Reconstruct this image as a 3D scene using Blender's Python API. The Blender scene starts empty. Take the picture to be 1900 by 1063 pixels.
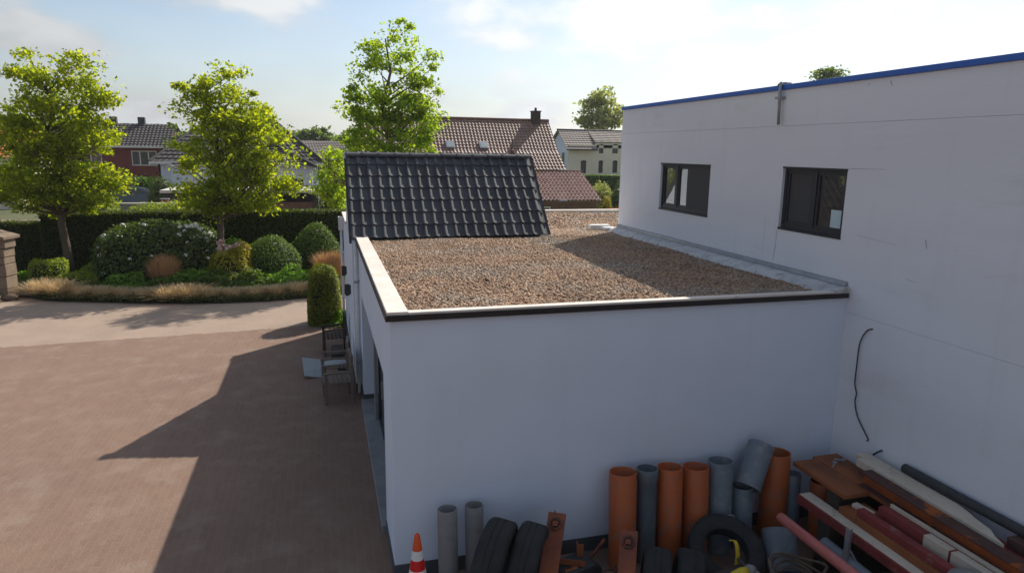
import bpy, math, random
import numpy as np
from mathutils import Vector, Matrix, Euler
R = math.radians
random.seed(7); rng = np.random.default_rng(7)
scene = bpy.context.scene
COL = scene.collection

# ------------------------------------------------------------------ camera
F_PX, PITCH, ROLL, YAW = 1254.5, R(11.289), R(0.835), R(15.718)
CAM = Vector((-0.67, -7.368, 5.067))
fw = Vector((math.sin(YAW)*math.cos(PITCH), math.cos(YAW)*math.cos(PITCH), -math.sin(PITCH)))
rt0 = Vector((math.cos(YAW), -math.sin(YAW), 0)); up0 = rt0.cross(fw)
rt = rt0*math.cos(ROLL)+up0*math.sin(ROLL); up = -rt0*math.sin(ROLL)+up0*math.cos(ROLL)
cd = bpy.data.cameras.new('camera'); cam = bpy.data.objects.new('camera', cd); COL.objects.link(cam)
cam.matrix_world = Matrix(((rt.x, up.x, -fw.x, CAM.x), (rt.y, up.y, -fw.y, CAM.y), (rt.z, up.z, -fw.z, CAM.z), (0, 0, 0, 1)))
cd.sensor_fit = 'HORIZONTAL'; cd.sensor_width = 36; cd.lens = F_PX/1900*36; cd.clip_end = 6000; cd.clip_start = 0.05
scene.camera = cam

# ------------------------------------------------------------------ sky, sun, exposure
SUN_AZ, SUN_EL = R(48.3), R(41.4)            # azimuth from +Y towards +X
sun_dir = Vector((math.sin(SUN_AZ)*math.cos(SUN_EL), math.cos(SUN_AZ)*math.cos(SUN_EL), math.sin(SUN_EL)))
world = bpy.data.worlds.new('World'); scene.world = world; world.use_nodes = True
wn, wl = world.node_tree.nodes, world.node_tree.links
for n in list(wn): wn.remove(n)
def wnode(t, **k):
    n = wn.new(t)
    for a, b in k.items(): setattr(n, a, b)
    return n
def wmath(op, a, b=None, clamp=False):
    n = wnode('ShaderNodeMath', operation=op, use_clamp=clamp)
    for i, x in enumerate((a, b)):
        if x is None: continue
        if isinstance(x, (int, float)): n.inputs[i].default_value = x
        else: wl.new(x, n.inputs[i])
    return n.outputs[0]
sky = wnode('ShaderNodeTexSky', sky_type='NISHITA', sun_disc=False, sun_elevation=SUN_EL, sun_rotation=SUN_AZ,
            air_density=1.0, dust_density=0.6, ozone_density=1.0)
tc = wnode('ShaderNodeTexCoord')
sep = wnode('ShaderNodeSeparateXYZ'); wl.new(tc.outputs['Generated'], sep.inputs[0])
comb = wnode('ShaderNodeVectorMath', operation='MULTIPLY'); wl.new(tc.outputs['Generated'], comb.inputs[0]); comb.inputs[1].default_value = (1.0, 1.0, 2.1)
shift = wnode('ShaderNodeVectorMath', operation='ADD'); wl.new(comb.outputs[0], shift.inputs[0]); shift.inputs[1].default_value = (1.3, 0.0, 0.0); comb = shift
n1 = wnode('ShaderNodeTexNoise'); n1.inputs['Scale'].default_value = 5.2; n1.inputs['Detail'].default_value = 9; n1.inputs['Roughness'].default_value = 0.5
wl.new(comb.outputs[0], n1.inputs['Vector'])
n2 = wnode('ShaderNodeTexNoise'); n2.inputs['Scale'].default_value = 2.1; n2.inputs['Detail'].default_value = 3
wl.new(comb.outputs[0], n2.inputs['Vector'])
dens = wmath('ADD', wmath('MULTIPLY', n1.outputs[0], 0.62), wmath('MULTIPLY', n2.outputs[0], 0.45))
dot = wnode('ShaderNodeVectorMath', operation='DOT_PRODUCT'); wl.new(tc.outputs['Generated'], dot.inputs[0]); dot.inputs[1].default_value = sun_dir
dpos = wmath('MAXIMUM', dot.outputs['Value'], 0.0)
ramp = wnode('ShaderNodeMapRange', interpolation_type='SMOOTHSTEP')
wl.new(dens, ramp.inputs[0]); ramp.inputs[1].default_value = 0.485; ramp.inputs[2].default_value = 0.60
hz = wmath('MULTIPLY', wmath('EXPONENT', wmath('MULTIPLY', wmath('MAXIMUM', sep.outputs[2], 0.0), -6.5)), 0.9)
cov = wmath('ADD', wmath('MULTIPLY', ramp.outputs[0], 0.75), hz, True)
n3 = wnode('ShaderNodeTexNoise'); n3.inputs['Scale'].default_value = 7.0; n3.inputs['Detail'].default_value = 6
wl.new(comb.outputs[0], n3.inputs['Vector'])
cb = wmath('ADD', wmath('ADD', wmath('MULTIPLY', dpos, 5.2), wmath('MULTIPLY', wmath('POWER', dpos, 4.0), 3.4)), wmath('ADD', wmath('MULTIPLY', n3.outputs[0], 2.4), wmath('ADD', wmath('MULTIPLY', ramp.outputs[0], 1.3), 0.5)))
cc = wnode('ShaderNodeVectorMath', operation='SCALE'); cc.inputs[0].default_value = (0.97, 1.0, 1.03); wl.new(cb, cc.inputs['Scale'])
mx = wnode('ShaderNodeMix', data_type='RGBA'); wl.new(cov, mx.inputs[0]); wl.new(sky.outputs[0], mx.inputs[6]); wl.new(cc.outputs[0], mx.inputs[7])
bg = wnode('ShaderNodeBackground'); bg.inputs[1].default_value = 0.1; wl.new(mx.outputs[2], bg.inputs[0])
wo = wnode('ShaderNodeOutputWorld'); wl.new(bg.outputs[0], wo.inputs[0])
sd = bpy.data.lights.new('sun', 'SUN'); sd.energy = 4.4; sd.angle = R(0.6); sd.color = (1.0, 0.93, 0.82)
sun = bpy.data.objects.new('sun', sd); COL.objects.link(sun); sun.location = (30, 30, 40)
sun.rotation_euler = (-sun_dir).to_track_quat('-Z', 'Y').to_euler()
scene.view_settings.view_transform = 'Standard'; scene.view_settings.look = 'None'
scene.view_settings.exposure = 0.42; scene.view_settings.gamma = 1.0
scene.cycles.max_bounces = 10; scene.cycles.diffuse_bounces = 6; scene.cycles.transmission_bounces = 8; scene.cycles.transparent_max_bounces = 8

def at(u, v, y):                              # photo pixel + depth line -> world point
    d = fw+rt*((u-950)/F_PX)-up*((v-531.5)/F_PX)
    return CAM+d*((y-CAM.y)/d.y)
def ppm(P): return F_PX/((Vector(P)-CAM).dot(fw))   # photo pixels per metre there

# ------------------------------------------------------------------ materials
MATS = {}
def M(name, c1, c2=None, scale=3.0, rough=0.8, bump=0.0, bscale=40.0, metal=0.0, spec=0.4, rand=0.0, island=0.0, detail=6,
      coords='Object', c3=None, s3=0.6, t3=(0.55, 0.7), coat=0.0, stretch=None, contrast=(0.35, 0.65)):
    if name in MATS: return MATS[name]
    m = bpy.data.materials.new(name); m.use_nodes = True; MATS[name] = m
    N, L = m.node_tree.nodes, m.node_tree.links
    b = N['Principled BSDF']; b.inputs['Roughness'].default_value = rough; b.inputs['Metallic'].default_value = metal
    b.inputs['Specular IOR Level'].default_value = spec; b.inputs['Coat Weight'].default_value = coat; b.inputs['Coat Roughness'].default_value = 0.15
    t = N.new('ShaderNodeTexCoord')
    if coords == 'World':
        g = N.new('ShaderNodeNewGeometry'); src = g.outputs['Position']
    else: src = t.outputs[coords]
    if stretch:
        mp = N.new('ShaderNodeMapping'); mp.inputs['Scale'].default_value = stretch; L.new(src, mp.inputs[0]); src = mp.outputs[0]
    def noise(s, det=detail, ro=0.6):
        n = N.new('ShaderNodeTexNoise'); n.inputs['Scale'].default_value = s; n.inputs['Detail'].default_value = det; n.inputs['Roughness'].default_value = ro
        L.new(src, n.inputs['Vector']); return n.outputs[0]
    def mr(x, a, b_, lo=0.0, hi=1.0):
        n = N.new('ShaderNodeMapRange'); L.new(x, n.inputs[0])
        for i, q in enumerate((a, b_, lo, hi)): n.inputs[i+1].default_value = q
        return n.outputs[0]
    def mix(f, a, c):
        n = N.new('ShaderNodeMix'); n.data_type = 'RGBA'
        if hasattr(f, 'node'): L.new(f, n.inputs[0])
        else: n.inputs[0].default_value = f
        for i, q in ((6, a), (7, c)):
            if hasattr(q, 'node'): L.new(q, n.inputs[i])
            else: n.inputs[i].default_value = (*q, 1)
        return n.outputs[2]
    col = (*c1, 1); colo = None
    if c2: colo = mix(mr(noise(scale), *contrast), c1, c2)
    if c3: colo = mix(mr(noise(s3, 5), *t3), colo or c1, c3)
    if rand or island:
        if island:
            g2 = N.new('ShaderNodeNewGeometry'); rv = g2.outputs['Random Per Island']; amt = island
        else:
            oi = N.new('ShaderNodeObjectInfo'); rv = oi.outputs['Random']; amt = rand
        hs = N.new('ShaderNodeHueSaturation'); L.new(mr(rv, 0, 1, 1-amt, 1+amt), hs.inputs['Value'])
        if island:
            w = N.new('ShaderNodeMath'); w.operation = 'FRACT'; ml = N.new('ShaderNodeMath'); ml.operation = 'MULTIPLY'; ml.inputs[1].default_value = 7.13
            L.new(rv, ml.inputs[0]); L.new(ml.outputs[0], w.inputs[0]); L.new(mr(w.outputs[0], 0, 1, 1-amt*0.5, 1+amt*0.5), hs.inputs['Saturation'])
        if colo is not None: L.new(colo, hs.inputs['Color'])
        else: hs.inputs['Color'].default_value = col
        colo = hs.outputs[0]
    if colo is not None: L.new(colo, b.inputs['Base Color'])
    else: b.inputs['Base Color'].default_value = col
    if bump:
        bm = N.new('ShaderNodeBump'); bm.inputs['Strength'].default_value = min(1.0, bump); bm.inputs['Distance'].default_value = 0.02*max(1.0, bump)
        L.new(noise(bscale, 8), bm.inputs['Height']); L.new(bm.outputs[0], b.inputs['Normal'])
    return m
def leafmat(name, c1, c2, trans=0.45, tcol=None, rough=0.5):
    if name in MATS: return MATS[name]
    m = bpy.data.materials.new(name); m.use_nodes = True; MATS[name] = m
    N, L = m.node_tree.nodes, m.node_tree.links
    b = N['Principled BSDF']; b.inputs['Roughness'].default_value = rough; b.inputs['Specular IOR Level'].default_value = 0.3
    g = N.new('ShaderNodeNewGeometry')
    mx = N.new('ShaderNodeMix'); mx.data_type = 'RGBA'; mx.inputs[6].default_value = (*c1, 1); mx.inputs[7].default_value = (*c2, 1)
    L.new(g.outputs['Random Per Island'], mx.inputs[0]); L.new(mx.outputs[2], b.inputs['Base Color'])
    tr = N.new('ShaderNodeBsdfTranslucent')
    tm = N.new('ShaderNodeMix'); tm.data_type = 'RGBA'; tm.blend_type = 'MULTIPLY'; tm.inputs[0].default_value = 1
    L.new(mx.outputs[2], tm.inputs[6]); tm.inputs[7].default_value = (*(tcol or (1.8, 1.9, 0.7)), 1)
    L.new(tm.outputs[2], tr.inputs[0])
    ms = N.new('ShaderNodeMixShader'); ms.inputs[0].default_value = trans
    L.new(b.outputs[0], ms.inputs[1]); L.new(tr.outputs[0], ms.inputs[2]); L.new(ms.outputs[0], N['Material Output'].inputs[0])
    return m
def glassmat(name, refl=0.4, tint=(0.012, 0.014, 0.017)):
    if name in MATS: return MATS[name]
    m = bpy.data.materials.new(name); m.use_nodes = True; MATS[name] = m
    N, L = m.node_tree.nodes, m.node_tree.links
    b = N['Principled BSDF']; b.inputs['Base Color'].default_value = (*tint, 1); b.inputs['Roughness'].default_value = 0.3
    gl = N.new('ShaderNodeBsdfGlossy'); gl.inputs['Roughness'].default_value = 0.015; gl.inputs['Color'].default_value = (0.9, 0.93, 0.95, 1)
    fr = N.new('ShaderNodeLayerWeight'); fr.inputs[0].default_value = refl
    ms = N.new('ShaderNodeMixShader'); L.new(fr.outputs['Fresnel'], ms.inputs[0]); L.new(b.outputs[0], ms.inputs[1]); L.new(gl.outputs[0], ms.inputs[2])
    L.new(ms.outputs[0], N['Material Output'].inputs[0]); return m

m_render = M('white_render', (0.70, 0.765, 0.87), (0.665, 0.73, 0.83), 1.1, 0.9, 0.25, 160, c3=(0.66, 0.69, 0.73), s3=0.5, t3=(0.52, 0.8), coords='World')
m_panel = M('painted_concrete', (0.79, 0.80, 0.835), (0.74, 0.75, 0.785), 0.7, 0.85, 0.18, 60, c3=(0.64, 0.64, 0.655), s3=1.6, t3=(0.60, 0.86), coords='World', stretch=(1, 0.35, 1.6))
def add_streaks(m, amount, sx, sz, lo, hi):
    N, L = m.node_tree.nodes, m.node_tree.links; b = N['Principled BSDF']; old = b.inputs['Base Color'].links[0].from_socket
    g = N.new('ShaderNodeNewGeometry'); mp = N.new('ShaderNodeMapping'); mp.inputs['Scale'].default_value = (sx, sx, sz); L.new(g.outputs['Position'], mp.inputs[0])
    n = N.new('ShaderNodeTexNoise'); n.inputs['Scale'].default_value = 1.0; n.inputs['Detail'].default_value = 5; L.new(mp.outputs[0], n.inputs['Vector'])
    mr = N.new('ShaderNodeMapRange'); L.new(n.outputs[0], mr.inputs[0]); mr.inputs[1].default_value = lo; mr.inputs[2].default_value = hi; mr.inputs[4].default_value = amount
    mx_ = N.new('ShaderNodeMix'); mx_.data_type = 'RGBA'; L.new(mr.outputs[0], mx_.inputs[0]); L.new(old, mx_.inputs[6]); mx_.inputs[7].default_value = (0.36, 0.35, 0.34, 1); L.new(mx_.outputs[2], b.inputs['Base Color'])
add_streaks(m_panel, 0.10, 5.0, 0.35, 0.56, 0.80)
add_streaks(m_render, 0.08, 4.0, 0.30, 0.58, 0.82)
m_plinth = M('dark_plinth', (0.10, 0.105, 0.115), (0.07, 0.075, 0.085), 4, 0.85, 0.3, 60, coords='World')
m_coping = M('roof_membrane', (0.70, 0.635, 0.57), (0.60, 0.53, 0.47), 2.2, 0.75, 0.25, 18, c3=(0.42, 0.37, 0.32), s3=5, t3=(0.60, 0.75), coords='World')
m_flash = M('grey_membrane', (0.42, 0.42, 0.43), (0.58, 0.57, 0.56), 5, 0.7, 0.4, 16, c3=(0.20, 0.19, 0.18), s3=7, t3=(0.55, 0.7), coords='World')
m_trim = M('black_trim', (0.018, 0.014, 0.014), (0.03, 0.022, 0.02), 6, 0.5, coords='World')
m_blue = M('blue_trim', (0.02, 0.115, 0.52), (0.03, 0.13, 0.45), 2, 0.4, coords='World')
m_anthr = M('anthracite_frame', (0.026, 0.029, 0.036), (0.032, 0.035, 0.042), 8, 0.45)
m_glass = glassmat('window_glass', 0.55, (0.035, 0.026, 0.022))
m_dglass = glassmat('door_glass', 0.12)
m_screen = M('window_screen', (0.055, 0.054, 0.056), (0.065, 0.063, 0.064), 30, 0.7)
m_paper = M('pale_blue_paper', (0.55, 0.68, 0.70), (0.48, 0.62, 0.65), 10, 0.8)
m_zinc = M('zinc', (0.36, 0.37, 0.39), (0.28, 0.29, 0.31), 6, 0.45, metal=0.5)
m_whitepl = M('white_plastic', (0.72, 0.72, 0.71), (0.62, 0.62, 0.6), 6, 0.5)
m_tile = M('anthracite_tile', (0.052, 0.058, 0.067), (0.070, 0.075, 0.083), 9, 0.7, 0.25, 60, spec=0.22, rand=0.28, c3=(0.085, 0.085, 0.08), s3=7, t3=(0.56, 0.75))
m_gravel_base = M('gravel_bed', (0.16, 0.115, 0.075), (0.09, 0.065, 0.045), 30, 0.95, 0.8, 60, coords='World')
m_pebble = M('pebble', (0.41, 0.275, 0.18), (0.30, 0.195, 0.125), 1.4, 0.85, island=0.32, c3=(0.33, 0.265, 0.205), s3=0.9, t3=(0.48, 0.66), coords='World')
m_drive = M('red_brick_drive', (0.21, 0.132, 0.094), (0.165, 0.104, 0.076), 0.45, 0.92, 0.5, 40, c3=(0.25, 0.19, 0.148), s3=1.7, t3=(0.5, 0.75), coords='World')
def add_brick(m, c_a, c_b, c_m, mixf):
    N, L = m.node_tree.nodes, m.node_tree.links; b = N['Principled BSDF']; old = b.inputs['Base Color'].links[0].from_socket
    g = N.new('ShaderNodeNewGeometry'); mp = N.new('ShaderNodeMapping'); mp.inputs['Rotation'].default_value = (0, 0, R(90)); L.new(g.outputs['Position'], mp.inputs[0])
    br = N.new('ShaderNodeTexBrick'); br.inputs['Scale'].default_value = 1.0; br.inputs['Brick Width'].default_value = 0.21; br.inputs['Row Height'].default_value = 0.105; br.inputs['Mortar Size'].default_value = 0.0045; br.inputs['Mortar Smooth'].default_value = 0.3
    br.inputs['Color1'].default_value = (*c_a, 1); br.inputs['Color2'].default_value = (*c_b, 1); br.inputs['Mortar'].default_value = (*c_m, 1); L.new(mp.outputs[0], br.inputs['Vector'])
    mx_ = N.new('ShaderNodeMix'); mx_.data_type = 'RGBA'; mx_.inputs[0].default_value = mixf; L.new(old, mx_.inputs[6]); L.new(br.outputs['Color'], mx_.inputs[7]); L.new(mx_.outputs[2], b.inputs['Base Color'])
add_brick(m_drive, (0.25, 0.165, 0.125), (0.20, 0.125, 0.095), (0.29, 0.22, 0.17), 0.36)
m_paving = M('pale_paving', (0.33, 0.245, 0.19), (0.28, 0.205, 0.16), 0.8, 0.9, 0.6, 40, c3=(0.36, 0.28, 0.22), s3=22, t3=(0.54, 0.66), coords='World')
m_ground = M('earth_and_grass', (0.065, 0.085, 0.028), (0.10, 0.10, 0.045), 0.15, 0.95, 0.6, 8, coords='World')
m_soil = M('soil', (0.045, 0.034, 0.024), (0.07, 0.05, 0.034), 2, 0.95, 0.9, 14, coords='World')
m_conc = M('concrete', (0.26, 0.265, 0.27), (0.20, 0.205, 0.21), 3, 0.9, 0.4, 50, coords='World')
m_orange = M('orange_pvc', (0.42, 0.10, 0.028), (0.36, 0.085, 0.025), 3, 0.45, c3=(0.24, 0.12, 0.08), s3=7, t3=(0.50, 0.72), rand=0.15, bump=0.1)
m_greypvc = M('grey_pvc', (0.16, 0.19, 0.22), (0.13, 0.155, 0.18), 3, 0.5, c3=(0.24, 0.24, 0.23), s3=7, t3=(0.50, 0.72), rand=0.2, bump=0.1)
m_lgrey = M('light_grey_pipe', (0.24, 0.24, 0.235), (0.19, 0.19, 0.185), 4, 0.6, c3=(0.14, 0.13, 0.12), s3=5, t3=(0.55, 0.75))
m_dark = M('dark_steel', (0.03, 0.033, 0.036), (0.05, 0.05, 0.05), 6, 0.6)
m_tyre = M('tyre_rubber', (0.018, 0.019, 0.020), (0.034, 0.034, 0.034), 5, 0.85, 0.3, 60)
m_rust = M('rusty_steel', (0.26, 0.075, 0.038), (0.17, 0.055, 0.035), 4, 0.8, 0.4, 40, c3=(0.33, 0.10, 0.03), s3=3, t3=(0.52, 0.68))
m_rustplate = M('rust_plate', (0.30, 0.10, 0.035), (0.22, 0.075, 0.03), 3, 0.75, 0.25, 30, c3=(0.14, 0.055, 0.03), s3=1.8, t3=(0.52, 0.72))
m_rustdark = M('dark_rust', (0.10, 0.045, 0.035), (0.07, 0.035, 0.03), 4, 0.8, 0.4, 40, c3=(0.34, 0.085, 0.015), s3=3.4, t3=(0.56, 0.64))
m_redpaint = M('red_paint', (0.26, 0.048, 0.042), (0.18, 0.036, 0.034), 5, 0.75, 0.3, 30, c3=(0.24, 0.13, 0.10), s3=7, t3=(0.58, 0.66))
m_pink = M('faded_red_pole', (0.50, 0.17, 0.15), (0.42, 0.10, 0.08), 3, 0.5, stretch=(6, 1, 6))
m_cream = M('cream_foam', (0.62, 0.55, 0.44), (0.54, 0.47, 0.37), 4, 0.9, 0.4, 40, c3=(0.32, 0.26, 0.2), s3=6, t3=(0.6, 0.75))
m_wood = M('weathered_wood', (0.22, 0.18, 0.145), (0.155, 0.125, 0.10), 4, 0.85, 0.4, 40, stretch=(3, 3, 14), rand=0.15)
m_dwood = M('dark_wood', (0.065, 0.048, 0.038), (0.045, 0.034, 0.028), 4, 0.85, 0.4, 40)
m_yellow = M('yellow_strap', (0.62, 0.46, 0.03), (0.55, 0.40, 0.03), 6, 0.6)
m_rope = M('brown_hose', (0.16, 0.12, 0.085), (0.11, 0.08, 0.06), 10, 0.8)
m_cablegrey = M('dark_cable', (0.05, 0.055, 0.065))
m_rubble = M('grey_rubble', (0.26, 0.26, 0.25), (0.20, 0.20, 0.2), 9, 0.9, 0.6, 30)
m_conered = M('cone_orange', (0.75, 0.10, 0.02), (0.68, 0.085, 0.02), 5, 0.5)
m_conered2 = M('cone_red', (0.70, 0.02, 0.02), (0.62, 0.02, 0.02), 5, 0.35)
m_conewhite = M('cone_white', (0.80, 0.80, 0.78), (0.72, 0.72, 0.70), 5, 0.35)
m_brick = M('dark_red_brick', (0.20, 0.055, 0.045), (0.15, 0.042, 0.036), 5, 0.9, 0.4, 20, coords='World')
m_brownbrick = M('brown_brick', (0.19, 0.10, 0.075), (0.14, 0.075, 0.055), 5, 0.9, 0.4, 20, coords='World')
m_creamwall = M('cream_render', (0.76, 0.69, 0.56), (0.70, 0.63, 0.51), 1.2, 0.9, coords='World')
m_rooftile_b = M('brown_tile', (0.27, 0.165, 0.13), (0.20, 0.12, 0.095), 1.6, 0.6, 0.2, 12, c3=(0.27, 0.175, 0.145), s3=3, t3=(0.5, 0.7), coords='World')
m_rooftile_l = M('lean_to_tile', (0.44, 0.27, 0.225), (0.34, 0.205, 0.17), 1.6, 0.55, 0.2, 12, c3=(0.48, 0.36, 0.32), s3=3, t3=(0.5, 0.7), coords='World')
m_rooftile_d = M('dark_grey_tile', (0.055, 0.05, 0.05), (0.085, 0.075, 0.072), 1.5, 0.6, 0.2, 12, coords='World')
m_roofgrey = M('grey_slate', (0.20, 0.17, 0.155), (0.26, 0.22, 0.2), 0.7, 0.8, coords='World', stretch=(0.3, 1, 3))
m_roofor = M('orange_tile', (0.50, 0.13, 0.05), (0.42, 0.11, 0.05), 1.5, 0.7, coords='World')
m_pale = M('pale_concrete', (0.62, 0.58, 0.53), (0.52, 0.48, 0.44), 1.2, 0.85, coords='World')
m_stone = M('tan_stone', (0.24, 0.18, 0.125), (0.17, 0.125, 0.09), 3, 0.9, 0.5, 12, rand=0.15)
m_bark = M('bark', (0.13, 0.10, 0.07), (0.08, 0.062, 0.045), 5, 0.95, 0.8, 25, stretch=(2, 2, 0.5))
m_carpaint = M('grey_car_paint', (0.10, 0.12, 0.16), (0.09, 0.11, 0.15), 2, 0.3, coat=0.8, metal=0.3)
m_petal_w = M('white_petal', (0.85, 0.85, 0.80), (0.78, 0.78, 0.72), 10, 0.7)
m_petal_p = M('pink_petal', (0.60, 0.38, 0.36), (0.66, 0.46, 0.42), 10, 0.7)
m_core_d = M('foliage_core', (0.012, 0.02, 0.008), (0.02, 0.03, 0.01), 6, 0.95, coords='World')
l_tree = leafmat('oak_leaf', (0.105, 0.155, 0.018), (0.285, 0.295, 0.026), 0.62, (2.7, 2.7, 0.55))
l_tree3 = leafmat('oak_leaf_green', (0.10, 0.165, 0.02), (0.25, 0.30, 0.035), 0.62, (2.7, 2.7, 0.6))
l_far = leafmat('far_leaf', (0.09, 0.13, 0.035), (0.13, 0.17, 0.05), 0.5)
l_pale = leafmat('pale_leaf', (0.24, 0.25, 0.11), (0.32, 0.33, 0.17), 0.5)
l_hedge = leafmat('hedge_leaf', (0.048, 0.068, 0.010), (0.085, 0.10, 0.014), 0.4)
l_dark = leafmat('evergreen_leaf', (0.06, 0.095, 0.022), (0.105, 0.145, 0.034), 0.3)
l_box = leafmat('box_leaf', (0.07, 0.12, 0.02), (0.125, 0.185, 0.03), 0.4)
l_lime = leafmat('lime_leaf', (0.2, 0.26, 0.025), (0.28, 0.32, 0.04), 0.45)
l_yellow = leafmat('yellow_leaf', (0.40, 0.33, 0.02), (0.26, 0.27, 0.03), 0.4, (1.5, 1.4, 0.6))
l_green = leafmat('fresh_leaf', (0.13, 0.25, 0.03), (0.20, 0.32, 0.05), 0.5)
l_straw = leafmat('straw', (0.44, 0.34, 0.20), (0.58, 0.46, 0.30), 0.4, (1.3, 1.15, 0.9), 0.8)
l_russet = leafmat('russet_straw', (0.48, 0.29, 0.15), (0.60, 0.40, 0.23), 0.4, (1.3, 1.1, 0.8), 0.8)

# ------------------------------------------------------------------ mesh helpers
class MB:
    def __init__(s): s.v = []; s.f = []
    def add(s, vs, fs):
        o = len(s.v); s.v += [tuple(q) for q in vs]; s.f += [tuple(i+o for i in q) for q in fs]; return s
    def box(s, x0, x1, y0, y1, z0, z1, mat=None):
        vs = [Vector(q) for q in ((x0, y0, z0), (x1, y0, z0), (x1, y1, z0), (x0, y1, z0), (x0, y0, z1), (x1, y0, z1), (x1, y1, z1), (x0, y1, z1))]
        if mat is not None: vs = [mat @ q for q in vs]
        return s.add(vs, [(0, 3, 2, 1), (4, 5, 6, 7), (0, 1, 5, 4), (1, 2, 6, 5), (2, 3, 7, 6), (3, 0, 4, 7)])
    def tube(s, pts, rad, n=10, caps=True):
        pts = [Vector(q) for q in pts]
        if not hasattr(rad, '__len__'): rad = [rad]*len(pts)
        rings = []; up_ = None
        for i, q in enumerate(pts):
            t = (pts[min(i+1, len(pts)-1)]-pts[max(i-1, 0)]).normalized()
            if up_ is None: up_ = Vector((0, 0, 1)) if abs(t.z) < 0.9 else Vector((1, 0, 0))
            a = t.cross(up_).normalized(); b = a.cross(t); up_ = b
            rings.append([q+(a*math.cos(2*math.pi*k/n)+b*math.sin(2*math.pi*k/n))*rad[i] for k in range(n)])
        vs = [q for r in rings for q in r]; fs = []
        for i in range(len(rings)-1):
            for k in range(n): fs.append((i*n+k, i*n+(k+1) % n, (i+1)*n+(k+1) % n, (i+1)*n+k))
        if caps: fs += [tuple(range(n))[::-1], tuple(range((len(rings)-1)*n, len(rings)*n))]
        return s.add(vs, fs)
    def lathe(s, prof, n=24, mat=None, closed=False, rfun=None):
        vs = []; fs = []; m = len(prof)
        for i, (r, z) in enumerate(prof):
            for k in range(n):
                a = 2*math.pi*k/n; rr = r+(rfun(i, k) if rfun else 0)
                q = Vector((rr*math.cos(a), rr*math.sin(a), z)); vs.append(mat @ q if mat is not None else q)
        for i in range(m if closed else m-1):
            j = (i+1) % m
            for k in range(n): fs.append((i*n+k, i*n+(k+1) % n, j*n+(k+1) % n, j*n+k))
        return s.add(vs, fs)
    def prism(s, poly, h0, h1, axis='Z'):
        n = len(poly)
        def P(a, b, c): return {'Z': (a, b, c), 'X': (c, a, b), 'Y': (a, c, b)}[axis]
        vs = [P(a, b, h0) for a, b in poly]+[P(a, b, h1) for a, b in poly]
        return s.add(vs, [tuple(range(n))[::-1], tuple(range(n, 2*n))]+[(i, (i+1) % n, n+(i+1) % n, n+i) for i in range(n)])
    def wall(s, mapf, u0, u1, v0, v1, holes, depth):
        us = sorted({u0, u1, *[h[0] for h in holes], *[h[1] for h in holes]}); vs_ = sorted({v0, v1, *[h[2] for h in holes], *[h[3] for h in holes]})
        idx = {}
        def V(u, v, d):
            k = (u, v, d)
            if k not in idx: idx[k] = len(s.v); s.v.append(tuple(mapf(u, v, d)))
            return idx[k]
        nu, nv = len(us)-1, len(vs_)-1
        solid = {(i, j) for i in range(nu) for j in range(nv) if not any(h[0] <= us[i] and us[i+1] <= h[1] and h[2] <= vs_[j] and vs_[j+1] <= h[3] for h in holes)}
        for (i, j) in solid:
            a, b, c, d = us[i], us[i+1], vs_[j], vs_[j+1]
            s.f.append((V(a, c, 0), V(b, c, 0), V(b, d, 0), V(a, d, 0)))
            for (p, q, nb) in (((a, c), (b, c), (i, j-1)), ((b, c), (b, d), (i+1, j)), ((b, d), (a, d), (i, j+1)), ((a, d), (a, c), (i-1, j))):
                if nb not in solid: s.f.append((V(*p, 0), V(*q, 0), V(*q, depth), V(*p, depth)))
        return s
    def build(s, name, mat, parent=None, smooth=False, bevel=0.0, kind=None):
        me = bpy.data.meshes.new(name); me.from_pydata(s.v, [], s.f); me.update()
        o = bpy.data.objects.new(name, me); COL.objects.link(o); me.materials.append(mat)
        if smooth: me.polygons.foreach_set('use_smooth', [True]*len(me.polygons))
        if parent is not None:
            o.parent = parent
            if parent.matrix_world != Matrix(): pass
        if bevel:
            bv = o.modifiers.new('bevel', 'BEVEL'); bv.width = bevel; bv.segments = 2; bv.limit_method = 'ANGLE'
        if kind: o['kind'] = kind
        return o
def autosmooth(o, ang=40):
    me = o.data; me.polygons.foreach_set('use_smooth', [True]*len(me.polygons)); me.set_sharp_from_angle(angle=R(ang)); return o
def tag(o, label, cat, group=None):
    o['label'] = label; o['category'] = cat
    if group: o['group'] = group
    return o
def thing(name, label, cat, loc=(0, 0, 0), rz=0.0, group=None):
    o = bpy.data.objects.new(name, None); COL.objects.link(o); o.location = loc; o.rotation_euler = (0, 0, rz); o.empty_display_size = 0.2
    return tag(o, label, cat, group)
def copy_tree(o, parent=None):
    c = o.copy(); COL.objects.link(c); c.parent = parent
    for ch in list(o.children): copy_tree(ch, c)
    return c
def struct(name, mb, mat, parent=None):
    o = mb.build(name, mat, parent)
    if parent is None: o['kind'] = 'structure'
    return o
def np_mesh(name, verts, faces, mat, parent=None, smooth=False, kind=None):
    verts = np.asarray(verts, np.float32); faces = np.asarray(faces, np.int32); k = faces.shape[1]
    me = bpy.data.meshes.new(name); me.vertices.add(len(verts)); me.vertices.foreach_set('co', verts.ravel())
    me.loops.add(faces.size); me.loops.foreach_set('vertex_index', faces.ravel())
    me.polygons.add(len(faces)); me.polygons.foreach_set('loop_start', np.arange(0, faces.size, k, dtype=np.int32))
    if smooth: me.polygons.foreach_set('use_smooth', np.ones(len(faces), bool))
    me.update(calc_edges=True); me.materials.append(mat)
    o = bpy.data.objects.new(name, me); COL.objects.link(o)
    if parent is not None: o.parent = parent
    if kind: o['kind'] = kind
    return o
def unit(a): return a/np.maximum(np.linalg.norm(a, axis=1, keepdims=True), 1e-9)
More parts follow.
